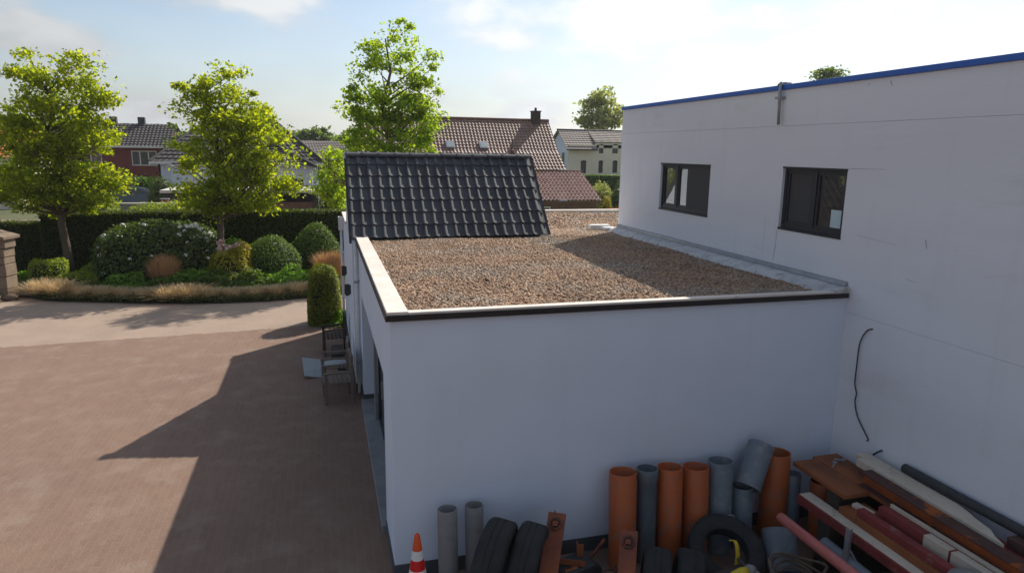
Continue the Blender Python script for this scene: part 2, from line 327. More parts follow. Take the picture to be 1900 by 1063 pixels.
def leaves(C, size, N=None, spread=1.0, aspect=0.6, upbias=0.3, svar=0.35):
    """rhombic folded leaves at centres C; N are preferred normals"""
    n = len(C); nr = rng.normal(size=(n, 3)); nr[:, 2] += upbias*2
    if N is not None: nr = nr*spread+N*1.2
    nr = unit(nr); t = unit(np.cross(nr, rng.normal(size=(n, 3)))); b = np.cross(nr, t)
    L = size*(1+svar*rng.uniform(-1, 1, (n, 1))); Wd = L*aspect*0.5
    v = np.stack([C-t*L*0.5, C+b*Wd+nr*L*0.12, C+t*L*0.5, C-b*Wd+nr*L*0.12], 1).reshape(-1, 3)
    i = np.arange(n)[:, None]*4
    f = np.concatenate([i+np.array([[0, 1, 2]]), i+np.array([[0, 2, 3]])], 1).reshape(-1, 3)
    return v, f

# ------------------------------------------------------------------ setting: ground, drive, paving, bed
struct('ground', MB().add([(-2500, -2500, 0), (2500, -2500, 0), (2500, 2500, 0), (-2500, 2500, 0)], [(0, 1, 2, 3)]), m_ground)
edge = [(-40, 11.6), (-14, 11.85), (-8.69, 12.02), (-6.28, 12.14), (-2.54, 12.44), (-0.47, 12.74), (0.6, 12.95)]
edge = [(a[0]+(b[0]-a[0])*k/24+random.uniform(-.04, .04), a[1]+(b[1]-a[1])*k/24+random.gauss(0, .03)) for a, b in zip(edge, edge[1:]) for k in range(24)]+[edge[-1]]
mb = MB(); pts = [(-40, -40, 0.008)]+[(x, y, 0.008) for x, y in edge]+[(0.6, -40, 0.008)]
mb.add(pts, [tuple(range(len(pts)))[::-1]]); mb.add([(0.6, -40, 0.008), (6.4, -40, 0.008), (6.4, 1.0, 0.008), (0.6, 1.0, 0.008)], [(0, 1, 2, 3)])
struct('driveway', mb, m_drive)
bedf = [(-13.5, 19.4), (-11.4, 18.9), (-10.2, 18.3), (-9.62, 17.75), (-8.6, 17.35), (-7.63, 17.05), (-6.3, 16.6), (-5.01, 16.3), (-3.7, 16.15), (-2.5, 16.15), (-0.94, 16.5), (0.0, 16.9), (3, 17.2), (9, 17.2)]
pav = [(-40, 11.0, 0.004), (0.8, 12.0, 0.004), (9, 12.2, 0.004), (9, 17.3, 0.004)]+[(x, y+0.1, 0.004) for x, y in bedf[::-1]]+[(-40, 22, 0.004)]
struct('paving', MB().add(pav, [tuple(range(len(pav)))]), m_paving)
bed = [(x, y, 0.035) for x, y in bedf]+[(9, 23.6, 0.035), (-14.5, 23.6, 0.035)]
struct('garden_bed', MB().add(bed, [tuple(range(len(bed)))]), m_soil)
lawn = struct('lawn', MB().add([(9, 24.5, 0.012), (45, 24.5, 0.012), (45, 47, 0.012), (9, 47, 0.012)], [(0, 1, 2, 3)]), M('lawn_grass', (0.10, 0.17, 0.03), (0.14, 0.2, 0.04), 2, 0.95, 0.8, 40, coords='World'))
struct('yard_beyond', MB().add([(-60, 25, 0.012), (3, 25, 0.012), (3, 46, 0.012), (-60, 46, 0.012)], [(0, 1, 2, 3)]), m_paving)

# ------------------------------------------------------------------ the low white building
W = 6.11; H1 = 3.3; YG, YR, ZR, YB, WG = 6.70, 8.20, 4.92, 9.70, 4.20; YE = 12.4; XO = -0.12; YF = 7.45
ext = thing('flat_roofed_building', 'low white rendered building with gravel flat roof and dark tiled gable, in the centre', 'building')
DO0, DO1, DZ = 1.05, 5.95, 2.25
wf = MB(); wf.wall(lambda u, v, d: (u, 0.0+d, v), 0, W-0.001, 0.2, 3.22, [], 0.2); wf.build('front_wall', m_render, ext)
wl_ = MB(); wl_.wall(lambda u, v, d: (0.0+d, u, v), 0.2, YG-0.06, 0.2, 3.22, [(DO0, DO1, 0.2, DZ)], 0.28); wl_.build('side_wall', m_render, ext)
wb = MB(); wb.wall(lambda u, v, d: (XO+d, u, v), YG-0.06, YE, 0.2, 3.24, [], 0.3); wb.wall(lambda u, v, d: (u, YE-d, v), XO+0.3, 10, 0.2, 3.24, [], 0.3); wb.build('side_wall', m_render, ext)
for q in ((-0.012, W-0.002, -0.012, 0.2), (-0.012, 0.2, 0.2, DO0), (-0.012, 0.2, DO1, YG-0.06), (XO-0.012, 0.2, YG-0.06, YE)): MB().box(*q, 0, 0.2).build('plinth', m_plinth, ext)
MB().box(-0.06, 0.35, DO0+0.01, DO1-0.01, 0, 0.11).build('door_sill', m_conc, ext, bevel=0.01)
cp = MB(); cp.box(-0.035, 0.205, -0.035, YG-0.03, 3.27, 3.31); cp.build('coping', m_coping, ext, bevel=0.008)
cp = MB(); cp.box(0.206, W-0.24, -0.035, 0.085, 3.268, 3.300); cp.build('coping', m_coping, ext, bevel=0.008)
cp = MB(); cp.box(4.3, 10, YE-0.2, YE+0.03, 3.27, 3.33); cp.build('coping', m_coping, ext, bevel=0.008)
cp = MB(); cp.box(XO-0.03, 0.15, YB, YE+0.03, 3.27, 3.32); cp.build('coping', m_coping, ext, bevel=0.008)
for k, (x0, x1, y0, y1) in enumerate([(-0.05, W-0.03, -0.05, -0.004), (-0.05, -0.004, -0.004, YG-0.06)]):
    MB().box(x0, x1, y0, y1, 3.205, 3.267).build('edge_trim', m_trim, ext)
# membrane upstand along the hall wall
MB().prism([(W-0.32, 3.225), (W-0.24, 3.31), (W-0.03, 3.345), (W-0.002, 3.345), (W-0.002, 3.2)], -0.03, YF+0.05, 'Y').build('membrane_upstand', m_flash, ext)
us = MB()
us.prism([(W-0.05, 3.35), (W-0.035, 3.40), (W-0.003, 3.41), (W-0.003, 3.35)], 0.02, YF, 'Y'); us.build('flashing_strip', m_zinc, ext)
for k, (dx, dy, dz) in enumerate([(-0.62, 0.28, 0.07), (-0.35, 0.05, 0.03)]):
    MB().box(W+dx, W+dx+0.5, YF+dy-0.08, YF+dy+0.10, 3.25, 3.30+dz).build('membrane_flap', m_whitepl, ext, bevel=0.01)
# gravel
gb = MB(); gb.add([(0.2, 0.05, 3.215), (W, 0.05, 3.215), (W, YF, 3.215), (10, YF, 3.215), (10, YE, 3.215), (0.0, YE, 3.215), (0.0, YG, 3.215), (0.2, YG, 3.215)], [tuple(range(8))]); gb.build('roof_deck', m_gravel_base, ext)
def pebbles(n, x0, x1, y0, y1, s):
    phi = (1+5**0.5)/2
    iv = unit(np.array([(-1, phi, 0), (1, phi, 0), (-1, -phi, 0), (1, -phi, 0), (0, -1, phi), (0, 1, phi), (0, -1, -phi), (0, 1, -phi), (phi, 0, -1), (phi, 0, 1), (-phi, 0, -1), (-phi, 0, 1)], float))
    it = np.array([(0, 11, 5), (0, 5, 1), (0, 1, 7), (0, 7, 10), (0, 10, 11), (1, 5, 9), (5, 11, 4), (11, 10, 2), (10, 7, 6), (7, 1, 8), (3, 9, 4), (3, 4, 2), (3, 2, 6), (3, 6, 8), (3, 8, 9), (4, 9, 5), (2, 4, 11), (6, 2, 10), (8, 6, 7), (9, 8, 1)])
    P = np.stack([rng.uniform(x0, x1, n), rng.uniform(y0, y1, n), np.full(n, 3.222)], 1); P[:, 2] += rng.uniform(0, 0.022, n)+0.012*np.sin(P[:, 0]*2.1+1)*np.sin(P[:, 1]*1.7)
    S = s*np.exp(rng.normal(0, 0.28, (n, 1)))*np.stack([np.full(n, 1.0), rng.uniform(0.55, 0.95, n), rng.uniform(0.4, 0.7, n)], 1)*0.5
    q = unit(np.concatenate([rng.normal(0, 0.22, (n, 2)), np.zeros((n, 2))], 1)+np.stack([np.zeros(n), np.zeros(n), *(lambda a: (np.sin(a), np.cos(a)))(rng.uniform(0, 6.28, n))], 1))
    x, y, z, w = q.T
    Rm = np.stack([1-2*(y*y+z*z), 2*(x*y-z*w), 2*(x*z+y*w), 2*(x*y+z*w), 1-2*(x*x+z*z), 2*(y*z-x*w), 2*(x*z-y*w), 2*(y*z+x*w), 1-2*(x*x+y*y)], 1).reshape(n, 3, 3)
    V = iv[None]*S[:, None, :]*(1+rng.normal(0, 0.10, (n, 12, 1)))
    V = np.einsum('nij,nkj->nki', Rm, V)+P[:, None, :]
    Fc = it[None]+(np.arange(n)*12)[:, None, None]
    return V.reshape(-1, 3), Fc.reshape(-1, 3)
pv, pf = [], []; o_ = 0
for a in [(74000, 0.21, W-0.26, 0.085, YG+0.15, 0.039), (9500, WG-0.1, W-0.2, YG, YF+0.6, 0.05), (11000, WG-0.1, 9.4, YF+0.1, YE-0.2, 0.062)]:
    v_, f_ = pebbles(*a); pv.append(v_); pf.append(f_+o_); o_ += len(v_)
gv = np_mesh('roof_gravel', np.concatenate(pv), np.concatenate(pf), m_pebble, ext, smooth=True, kind='stuff')

# gable with pantiles
gable = MB()
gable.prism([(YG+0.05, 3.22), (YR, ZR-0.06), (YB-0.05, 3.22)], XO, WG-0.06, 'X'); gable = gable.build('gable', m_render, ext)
tw, rows = 0.2135, 7
ncol = 20
slope = math.hypot(YR-YG, ZR-3.30); ang = math.atan2(ZR-3.30, YR-YG); rp = (slope+0.10)/rows
def tile_mesh(length, name):
    prof = [(0.0, 0.0), (0.010, 0.020), (0.026, 0.034), (0.046, 0.037), (0.066, 0.030), (0.092, 0.013), (0.112, 0.003), (0.165, 0.0), (0.205, 0.004), (0.222, 0.016)]
    m_ = len(prof); vs = []; fs = []
    for (yy, zz) in ((0.0, 0.034), (length, 0.004)):
        vs += [(x, yy, z+zz) for x, z in prof]
    vs += [(x, 0.004, z+0.008) for x, z in prof]
    for i in range(m_-1):
        fs += [(i, i+1, m_+i+1, m_+i), (2*m_+i, 2*m_+i+1, i+1, i)]
    me = bpy.data.meshes.new(name); me.from_pydata(vs, [], fs); me.update(); me.materials.append(m_tile)
    me.polygons.foreach_set('use_smooth', [True]*len(me.polygons)); me.set_sharp_from_angle(angle=R(50)); return me
tme = tile_mesh(rp+0.05, 'roof_tile')
def lay(origin_y, origin_z, sgn):
    for r in range(rows):
        for c in range(ncol):
            o = bpy.data.objects.new('roof_tile', tme); COL.objects.link(o); o.parent = gable
            d = (r*rp-0.06)
            o.location = (XO-0.02+c*tw+random.uniform(-.002, .002), origin_y+sgn*d*math.cos(ang), origin_z+d*math.sin(ang)+0.012)
            o.rotation_euler = Euler((ang+random.uniform(-.02, .02), random.uniform(-.018, .018), random.uniform(-.014, .014))) if sgn > 0 else Euler((ang, 0, 0))
lay(YG, 3.30, 1)
# rear slope: plain underlay of the same tile in one sheet, unseen from the yard
def tile_slope(name, bl, br, tr_, tl, ncols, nrows, mat, parent, wave=0.03, step=0.03, per=6):
    bl, br, tr_, tl = map(Vector, (bl, br, tr_, tl)); nrm = (br-bl).cross(tl-bl).normalized()
    if nrm.z < 0: nrm = -nrm
    vs = []; nc = ncols*per+1; nr = 0; prof = [math.sin(2*math.pi*k/per)**1 for k in range(per)]
    for r in range(nrows):
        for (t, off) in ((r/nrows, step), ((r+1)/nrows-1e-4, 0.0)):
            a = bl.lerp(tl, t); b = br.lerp(tr_, t); nr += 1
            for k in range(nc): vs.append(a.lerp(b, k/(nc-1))+nrm*(off+wave*0.5*prof[k % per]))
    fs = [(j*nc+k, j*nc+k+1, (j+1)*nc+k+1, (j+1)*nc+k) for j in range(nr-1) for k in range(nc-1)]
    return MB().add(vs, fs).build(name, mat, parent)
tile_slope('rear_slope', (WG, YB+0.05, 3.28), (XO, YB+0.05, 3.28), (XO, YR, ZR-0.01), (WG, YR, ZR-0.01), 20, 7, m_tile, gable, 0.035, 0.03)
rmb = MB(); nseg = 8; Lr = 0.36
prof = [(0.115*math.cos(math.pi*k/nseg), 0.085*math.sin(math.pi*k/nseg)) for k in range(nseg+1)]
vs = [(0.0, a*1.08, b*1.08) for a, b in prof]+[(0.05, a*1.1, b*1.12) for a, b in prof]+[(0.055, a, b) for a, b in prof]+[(Lr, a*0.96, b*0.96) for a, b in prof]
fs = [(j*(nseg+1)+k, j*(nseg+1)+k+1, (j+1)*(nseg+1)+k+1, (j+1)*(nseg+1)+k) for j in range(3) for k in range(nseg)]+[tuple(range(nseg+1))]
rme = bpy.data.meshes.new('ridge_tile'); rme.from_pydata(vs, [], fs); rme.update(); rme.materials.append(m_tile)
rme.polygons.foreach_set('use_smooth', [True]*len(rme.polygons)); rme.set_sharp_from_angle(angle=R(45))
for k in range(12):
    o = bpy.data.objects.new('ridge_tile', rme); COL.objects.link(o); o.parent = gable
    o.location = (XO-0.03+k*0.355, YR+random.uniform(-.004, .004), ZR-0.005+random.uniform(-.003, .003)); o.rotation_euler = (0, random.uniform(-.008, .008), random.uniform(-.01, .01))
MB().prism([(YG-0.02, 3.18), (YG+0.02, 3.30), (YR, ZR+0.02), (YR, ZR-0.10)], XO-0.05, XO-0.003, 'X').build('barge_board', m_dark, gable)
MB().box(XO-0.06, XO+0.03, YR-0.07, YR+0.07, ZR-0.07, ZR+0.075).build('ridge_end_cap', m_whitepl, gable, bevel=0.02)
lead = MB().prism([(YG-0.06, 3.235), (YG-0.02, 3.26), (YG+0.2, 3.45), (YG+0.2, 3.2)], 0.25, WG-0.12, 'X'); lead.build('lead_flashing', m_dark, gable)

# glazed sliding door in the side wall
door = MB()
fx0, fx1 = 0.20, 0.26
def bar(mb_, y0, y1, z0, z1): mb_.box(fx0, fx1, y0, y1, z0, z1)
for y0, y1 in ((DO0, DO0+0.07), (DO1-0.07, DO1), (2.22, 2.30), (3.46, 3.54), (4.68, 4.76)): bar(door, y0, y1, 0.11, DZ)
bar(door, DO0+0.07, DO1-0.07, DZ-0.08, DZ-0.001); bar(door, DO0+0.07, DO1-0.07, 0.112, 0.19)
door = door.build('glass_door', m_anthr, ext)
for y0, y1 in ((DO0+0.07, 2.22), (2.30, 3.46), (3.54, 4.68), (4.76, DO1-0.07)):
    MB().box(0.225, 0.235, y0, y1, 0.19, DZ-0.08).build('pane', m_dglass, door)
MB().box(0.16, 0.198, 3.58, 3.62, 0.95, 1.25).build('handle', m_zinc, door)
MB().box(0.14, 0.195, 4.80, 5.05, 0.115, DZ-0.02).build('door_post', m_conc, door)

# things fixed to the side wall
def wall_lamp(y, z, label):
    t = thing('wall_lamp', label, 'lamp', (XO, y, z), 0, 'lamps on the side wall')
    MB().box(-0.03, 0.0, -0.05, 0.05, -0.1, 0.1).build('back_plate', m_dark, t, bevel=0.005)
    MB().box(-0.13, -0.03, -0.045, 0.045, -0.14, 0.12).build('lamp_housing', m_dark, t, bevel=0.01)
wall_lamp(10.6, 1.95, 'small black wall lamp farther along the white side wall')
wall_lamp(8.07, 1.95, 'small black wall lamp on the white side wall nearer the glass door')
dp = thing('downspout', 'white rain downspout with hopper at the far corner of the low white building', 'downspout', (XO-0.07, 12.05, 0))
MB().prism([(-0.06, 2.85), (0.06, 2.85), (0.10, 3.22), (-0.10, 3.22)], -0.07, 0.065, 'X').build('hopper', m_whitepl, dp)
MB().tube([(0, 0, 2.86), (0, 0, 0.0)], 0.035, 12).build('pipe', m_whitepl, dp, True)
for z in (0.9, 2.2): MB().box(-0.05, 0.07, -0.05, 0.05, z, z+0.04).build('bracket', m_whitepl, dp)
dp2 = thing('downspout', 'pale vertical downpipe where the side wall steps out beside the glass door', 'downspout', (-0.06, 6.5, 0))
MB().tube([(0, 0, 0.05), (0, 0, 3.2)], 0.04, 12).build('pipe', m_whitepl, dp2, True)
for z in (0.7, 2.4): MB().box(-0.05, 0.06, -0.05, 0.05, z, z+0.04).build('bracket', m_zinc, dp2)

# ------------------------------------------------------------------ the tall hall on the right
ZT = 6.11; HY0 = -9.0
hall = thing('concrete_hall', 'tall white painted concrete hall with blue roof edge on the right', 'building')
hm = lambda u, v, d: (W+d, u, v)
wins = [(3.60, 5.48, 3.95, 4.875), (0.25, 1.58, 3.97, 4.895)]
g_ = 0.0015
MB().wall(hm, HY0, YF, 0.0, 3.0-g_, [], 0.14).build('panel', m_panel, hall, bevel=0)
MB().wall(hm, HY0, YF, 3.0+g_, 5.5-g_, wins, 0.14).build('panel', m_panel, hall)
MB().wall(hm, HY0, YF, 5.5+g_, 6.03, [], 0.14).build('panel', m_panel, hall)
core = MB(); core.box(W+0.141, W+16, HY0, YF-0.001, 0, 5.95); core.build('inner_wall', m_conc, hall)
MB().box(W+0.0, W+16, YF-0.0009, YF+0.02, 0, 5.98).build('end_wall', m_panel, hall)
MB().box(W-0.035, W+0.16, HY0, YF+0.03, 6.032, 6.105).build('roof_edge', m_blue, hall, bevel=0.006)
MB().box(W+0.161, W+16, HY0, YF+0.03, 5.96, 6.04).build('roof', m_conc, hall)
for wi, (y0, y1, z0, z1) in enumerate(wins):
    fr = MB(); fd0, fd1 = 0.045, 0.115; t = 0.055
    ym = y0+(y1-y0)*(0.68 if wi == 0 else 0.50)
    def fb(a, b, c, d, x0=fd0, x1=fd1): fr.box(W+x0, W+x1, a, b, c, d)
    fb(y0, y0+t, z0, z1); fb(y1-t, y1, z0, z1); fb(y0+t, y1-t, z1-t, z1); fb(y0+t, y1-t, z0, z0+t*1.3); fb(ym-0.04, ym+0.04, z0+t*1.3, z1-t)
    win = fr.build('window', m_anthr, hall)
    MB().box(W-0.008, W+0.044, y0-0.005, y1+0.005, z0-0.02, z0+0.012).build('sill', m_anthr, win)
    MB().box(W-0.004, W+0.042, y0-0.006, y1+0.006, z1-0.02, z1+0.006).build('head_trim', m_anthr, win)
    def sash(a, b, c, d, m_):
        s_ = MB(); q = 0.045
        for r_ in ((a, a+q, c, d), (b-q, b, c, d), (a+q, b-q, c, c+q), (a+q, b-q, d-q, d)): s_.box(W+0.06, W+0.10, *r_)
        so = s_.build('sash', m_anthr, win)
        return MB().box(W+0.082, W+0.09, a+q, b-q, c+q, d-q).build('pane', m_, win)
    if wi == 0:
        sash(ym+0.04, y1-t, z0+t*1.3, z1-t, m_glass)
        sash(y0+t+0.80, ym-0.04, z0+t*1.3, z1-t, m_glass)
        MB().box(W+0.055, W+0.10, y0+t, y0+t+0.80, z0+t*1.3, z1-t).build('blind', m_screen, win)
    else:
        sash(y0+t, ym-0.04, z0+t*1.3, z1-t, m_glass)
        sash(ym+0.04, y1-t, z0+t*1.3, z1-t, m_screen)
        MB().box(W+0.076, W+0.081, y0+t+0.05, y0+t+0.26, z0+t*1.3+0.03, z0+t*1.3+0.29).build('paper', m_paper, win)
m_crack = M('hairline_stain', (0.40, 0.40, 0.42), (0.30, 0.30, 0.31), 20, 0.9, coords='World')
for (y0, z0, y1, z1, w_) in [(1.60, 3.94, 1.60, 3.72, 0.010), (1.60, 3.72, 1.635, 3.45, 0.012), (1.90, 4.1, 1.91, 3.52, 0.005), (0.22, 4.905, -0.42, 4.912, 0.006), (-0.9, 3.62, -1.05, 3.60, 0.005), (-0.3, 5.98, -0.33, 5.92, 0.018), (0.05, 5.985, 0.05, 5.95, 0.01), (-1.1, 4.12, -1.13, 4.02, 0.016), (-0.05, 4.05, -0.7, 4.0, 0.004)]:
    v_ = Vector((0, y1-y0, z1-z0)); n_ = Vector((0, -v_.z, v_.y)).normalized()*w_*0.5; a_, b_ = Vector((W-0.002, y0, z0)), Vector((W-0.002, y1, z1))
    MB().add([a_-n_, a_+n_, b_+n_*0.5, b_-n_*0.5], [(0, 1, 2, 3)]).build('hairline_crack', m_crack, hall)
# overflow pipe over the roof edge
ov = thing('overflow_pipe', 'short grey overflow pipe hooked over the blue roof edge', 'pipe')
MB().tube([(W+0.12, 1.74, 6.128), (W+0.0, 1.74, 6.135), (W-0.058, 1.74, 6.10), (W-0.062, 1.74, 6.0), (W-0.062, 1.71, 5.52)], [0.022, 0.024, 0.025, 0.024, 0.022], 12).build('pipe', m_zinc, ov, True)
MB().box(W-0.10, W-0.0, 1.67, 1.80, 5.90, 5.93).build('clamp', m_zinc, ov)
MB().tube([(W-0.03, 1.76, 6.13), (W-0.03, 1.82, 6.10)], 0.028, 8).build('bracket', m_rope, ov)
# dangling cable
pts = [(W-0.004, -0.49, 2.89), (W-0.02, -0.41, 2.84), (W-0.03, -0.335, 2.66), (W-0.03, -0.325, 2.35), (W-0.03, -0.33, 2.1), (W-0.03, -0.375, 1.98), (W-0.03, -0.37, 1.85), (W-0.03, -0.44, 1.68), (W-0.03, -0.58, 1.53), (W-0.03, -0.66, 1.45), (W-0.03, -0.64, 1.42)]
def smooth_path(P, k=5):
    P = [Vector(q) for q in P]; out = []
    for i in range(len(P)-1):
        a, b, c, d = P[max(i-1, 0)], P[i], P[i+1], P[min(i+2, len(P)-1)]
        for j in range(k):
            t = j/k; out.append(0.5*((2*b)+(c-a)*t+(2*a-5*b+4*c-d)*t*t+(3*b-a-3*c+d)*t**3))
    return out+[P[-1]]
tag(MB().tube(smooth_path(pts), 0.009, 8).build('hanging_cable', m_cablegrey, None, True), 'dark loose cable hanging down the hall wall beside the corner', 'cable')

tag(MB().tube([(W-0.06, -0.80, 1.30), (W-0.04, -0.85, 1.36), (W-0.03, -0.90, 1.40)], 0.012, 8).build('cable_stub', m_cablegrey, None, True), 'short dark cable stub sticking up behind the cream foam beam', 'cable')
# ------------------------------------------------------------------ foliage builders
def tree(name, label, base, lobes, y, leafm, trunk_r=0.14, dens=1.0, lsize=0.14, per=88, seed=1, trunk_top=None, group=None, cr=0.39, depth=0.85, jit=0.15, slim=0.95):
    global rng; rng = np.random.default_rng(seed)
    t = thing(name, label, 'tree', base, 0, group); b = Vector(base)
    C = []; Wt = []
    for (u, v, ru, rv) in lobes:
        c = at(u, v, y); s = ppm(c); rx, rz = ru/s*slim, rv/s; n_ = max(3, int(dens*14*rx*rz*(1+rx*depth)))
        d = unit(rng.normal(size=(n_, 3)))*(rng.uniform(0.12, 1, (n_, 1))**0.45)
        C.append(np.array([c.x, c.y, c.z])+d*np.array([rx, rx*depth, rz])+rng.normal(0, jit, (n_, 3))*np.array([1, 1, .7]))
    C = np.concatenate(C)-np.array(base)
    n_ = len(C); k = per
    sz = cr*np.exp(rng.normal(0, 0.3, (n_, 1, 1)))
    Lf = (C[:, None, :]+unit(rng.normal(size=(n_*k, 3))).reshape(n_, k, 3)*(rng.uniform(0, 1, (n_, k, 1))**0.6)*sz*np.array([1.25, 1.25, 0.7])).reshape(-1, 3)
    v_, f_ = leaves(Lf, lsize, upbias=0.45, aspect=0.6, svar=0.5)
    np_mesh('crown', v_, f_, leafm, t)
    zt = trunk_top if trunk_top else float(np.quantile(C[:, 2], 0.9))
    tr = MB(); wob = [(rng.normal(0, 0.05)*i, rng.normal(0, 0.05)*i) for i in range(8)]
    P = [Vector((wob[i][0]*0.6, wob[i][1]*0.6, zt*i/7)) for i in range(8)]
    tr.tube(P, [trunk_r*(1.25 if i == 0 else 1-0.85*i/7) for i in range(8)], 10)
    zlo = float(np.quantile(C[:, 2], 0.03))
    for i in rng.permutation(n_)[:max(24, int(n_*0.35))]:
        c = Vector(C[i]); hd = math.hypot(c.x, c.y); z0 = min(zt*0.97, max(zlo*0.85, c.z-hd*0.75-0.15)); q = z0/zt*7; j = min(6, int(q)); s0 = P[j].lerp(P[j+1], q-j)
        r0 = max(0.012, trunk_r*0.42*(1-z0/zt*0.7)); mid = s0.lerp(c, 0.55)+Vector((0, 0, -0.06*hd))
        tr.tube([s0, mid, c], [r0, r0*0.55, 0.008], 5, False)
    tr.build('trunk', m_bark, t, True)
    return t
def bush(name, label, loc, rad, leafm, n_, lsize=0.07, group=None, flat=0.0, cat='shrub', seed=3, bumps=0.06, power=2.0, core=True):
    global rng; rng = np.random.default_rng(seed)
    t = thing(name, label, cat, loc, 0, group); rx, ry, rz = rad
    d = unit(rng.normal(size=(n_, 3))); d[:, 2] = np.abs(d[:, 2])*1.0-0.15*(rng.uniform(size=n_) < 0.25)
    d = unit(d)
    s = (np.abs(d)**power).sum(1, keepdims=True)**(-1/power)
    lump = 1+bumps*np.sin(d[:, :1]*6+seed)*np.sin(d[:, 1:2]*5+1.3*seed)+bumps*np.sin(d[:, 2:3]*9+seed)+np.abs(rng.normal(0, 0.03 if power > 2.3 or bumps < 0.04 else 0.06, (n_, 1)))
    C = d*s*np.array([rx, ry, rz])*lump*(1-0.12*rng.uniform(size=(n_, 1))**2); C[:, 2] = np.maximum(C[:, 2], 0.03)
    v_, f_ = leaves(C, lsize, N=unit(d/np.array([rx, ry, rz])), spread=0.75, aspect=0.6)
    np_mesh('foliage', v_, f_, leafm, t)
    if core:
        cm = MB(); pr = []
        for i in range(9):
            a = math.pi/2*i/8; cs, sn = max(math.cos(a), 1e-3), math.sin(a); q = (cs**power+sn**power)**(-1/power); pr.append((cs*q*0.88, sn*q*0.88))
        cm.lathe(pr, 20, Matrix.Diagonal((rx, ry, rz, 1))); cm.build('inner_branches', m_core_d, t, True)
    return t
def hedge(name, label, x0, x1, y0, y1, h, leafm, n_, lsize=0.08, seed=5, slant=0.0):
    global rng; rng = np.random.default_rng(seed)
    t = thing(name, label, 'hedge', ((x0+x1)/2, (y0+y1)/2, 0)); w, d = (x1-x0)/2, (y1-y0)/2
    A = np.array([2*w*h, 2*w*h, 4*w*d*1.6, 2*d*h, 2*d*h]); A = A/A.sum(); face = rng.choice(5, n_, p=A)
    a, b = rng.uniform(-1, 1, n_), rng.uniform(0, 1, n_); C = np.zeros((n_, 3)); Nn = np.zeros((n_, 3))
    for f, (cx, nx) in enumerate([((lambda a, b: (a*w, -d+0*a, b*h)), (0, -1, 0)), ((lambda a, b: (a*w, d+0*a, b*h)), (0, 1, 0)), ((lambda a, b: (a*w, (b*2-1)*d, h+0*a)), (0, 0, 1)), ((lambda a, b: (-w+0*a, a*d, b*h)), (-1, 0, 0)), ((lambda a, b: (w+0*a, a*d, b*h)), (1, 0, 0))]):
        k = face == f; C[k] = np.stack(cx(a[k], b[k]), 1); Nn[k] = nx
    C += rng.normal(0, 0.028, C.shape); C[:, 2] = np.maximum(C[:, 2], 0.02)
    C[:, 2] += 0.02*np.sin(C[:, 0]*1.3)*(C[:, 2] > h*0.9)
    v_, f_ = leaves(C, lsize, N=Nn, spread=0.8, aspect=0.6); np_mesh('foliage', v_, f_, leafm, t)
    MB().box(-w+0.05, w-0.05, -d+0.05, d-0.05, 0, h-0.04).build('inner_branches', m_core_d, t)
    return t
def grass(name, label, loc, r, h, mat, n_=260, group=None, cat='grass', wid=0.014, seed=1, droop=0.5):
    g = np.random.default_rng(seed); a = g.uniform(0, 6.283, n_); rr = r*0.5*np.sqrt(g.uniform(0, 1, n_)); out = r*(1.0*g.uniform(0, 1, n_)**1.3)*(0.45+droop); hh = h*(0.45+0.6*g.uniform(0, 1, n_))*(1.1-0.35*out/r)
    dirv = np.stack([np.cos(a+g.normal(0, .4, n_)), np.sin(a+g.normal(0, .4, n_)), 0*a], 1); side = np.stack([-dirv[:, 1], dirv[:, 0], 0*a], 1)
    base = np.stack([rr*np.cos(a), rr*np.sin(a), 0*a], 1); V = []
    for tt, w_ in ((0, 1.0), (0.4, 0.9), (0.75, 0.65), (1.0, 0.15)):
        c = base+dirv*(out*tt**1.7)[:, None]; c[:, 2] = hh*(tt-droop*0.45*tt**3)
        V += [c-side*wid*w_, c+side*wid*w_]
    V = np.stack(V, 1).reshape(-1, 3); i = np.arange(n_)[:, None]*8
    Fc = np.concatenate([i+np.array([[2*k, 2*k+1, 2*k+3, 2*k+2]]) for k in range(3)], 1).reshape(-1, 4)
    o = np_mesh(name, V, Fc, mat); o.location = loc; return tag(o, label, cat, group)

# ------------------------------------------------------------------ trees in the garden
tree('oak_tree', 'leafy young oak with twin-lobed crown at the far left of the hedge', (-10.15, 22.0, 0),
     [(45, 120, 34, 34), (60, 165, 45, 40), (140, 130, 36, 42), (165, 190, 40, 50), (95, 225, 80, 55), (45, 255, 60, 50), (165, 275, 60, 50), (75, 320, 75, 55), (150, 345, 70, 45), (45, 370, 50, 35), (170, 378, 45, 22), (110, 372, 60, 26), (200, 330, 25, 25), (195, 255, 25, 20)], 22.0, l_tree, 0.17, seed=11, trunk_top=7.2)
tree('oak_tree', 'leafy round-headed oak in the middle, above the white flowering shrub', (-4.6, 20.9, 0),
     [(405, 150, 36, 34), (345, 165, 22, 18), (375, 195, 40, 32), (440, 205, 60, 45), (400, 255, 62, 45), (480, 265, 55, 50), (430, 315, 80, 50), (505, 320, 45, 35), (380, 365, 55, 35), (450, 370, 50, 30), (520, 350, 32, 18), (500, 385, 28, 20), (400, 385, 40, 18), (535, 345, 18, 12), (345, 300, 25, 30)], 20.9, l_tree, 0.16, seed=12, trunk_top=7.2)
tree('oak_tree', 'tallest green oak with pointed top rising behind the dark tiled gable', (2.1, 21.2, 0),
     [(738, 50, 14, 22), (735, 90, 32, 22), (697, 78, 16, 9), (790, 120, 16, 30), (705, 125, 42, 26), (778, 165, 34, 38), (690, 175, 48, 34), (745, 205, 50, 40), (670, 215, 36, 32), (788, 225, 32, 42), (700, 265, 58, 40), (770, 280, 45, 36), (735, 330, 75, 45)], 21.2, l_tree3, 0.19, dens=1.1, seed=13, trunk_top=9.4)
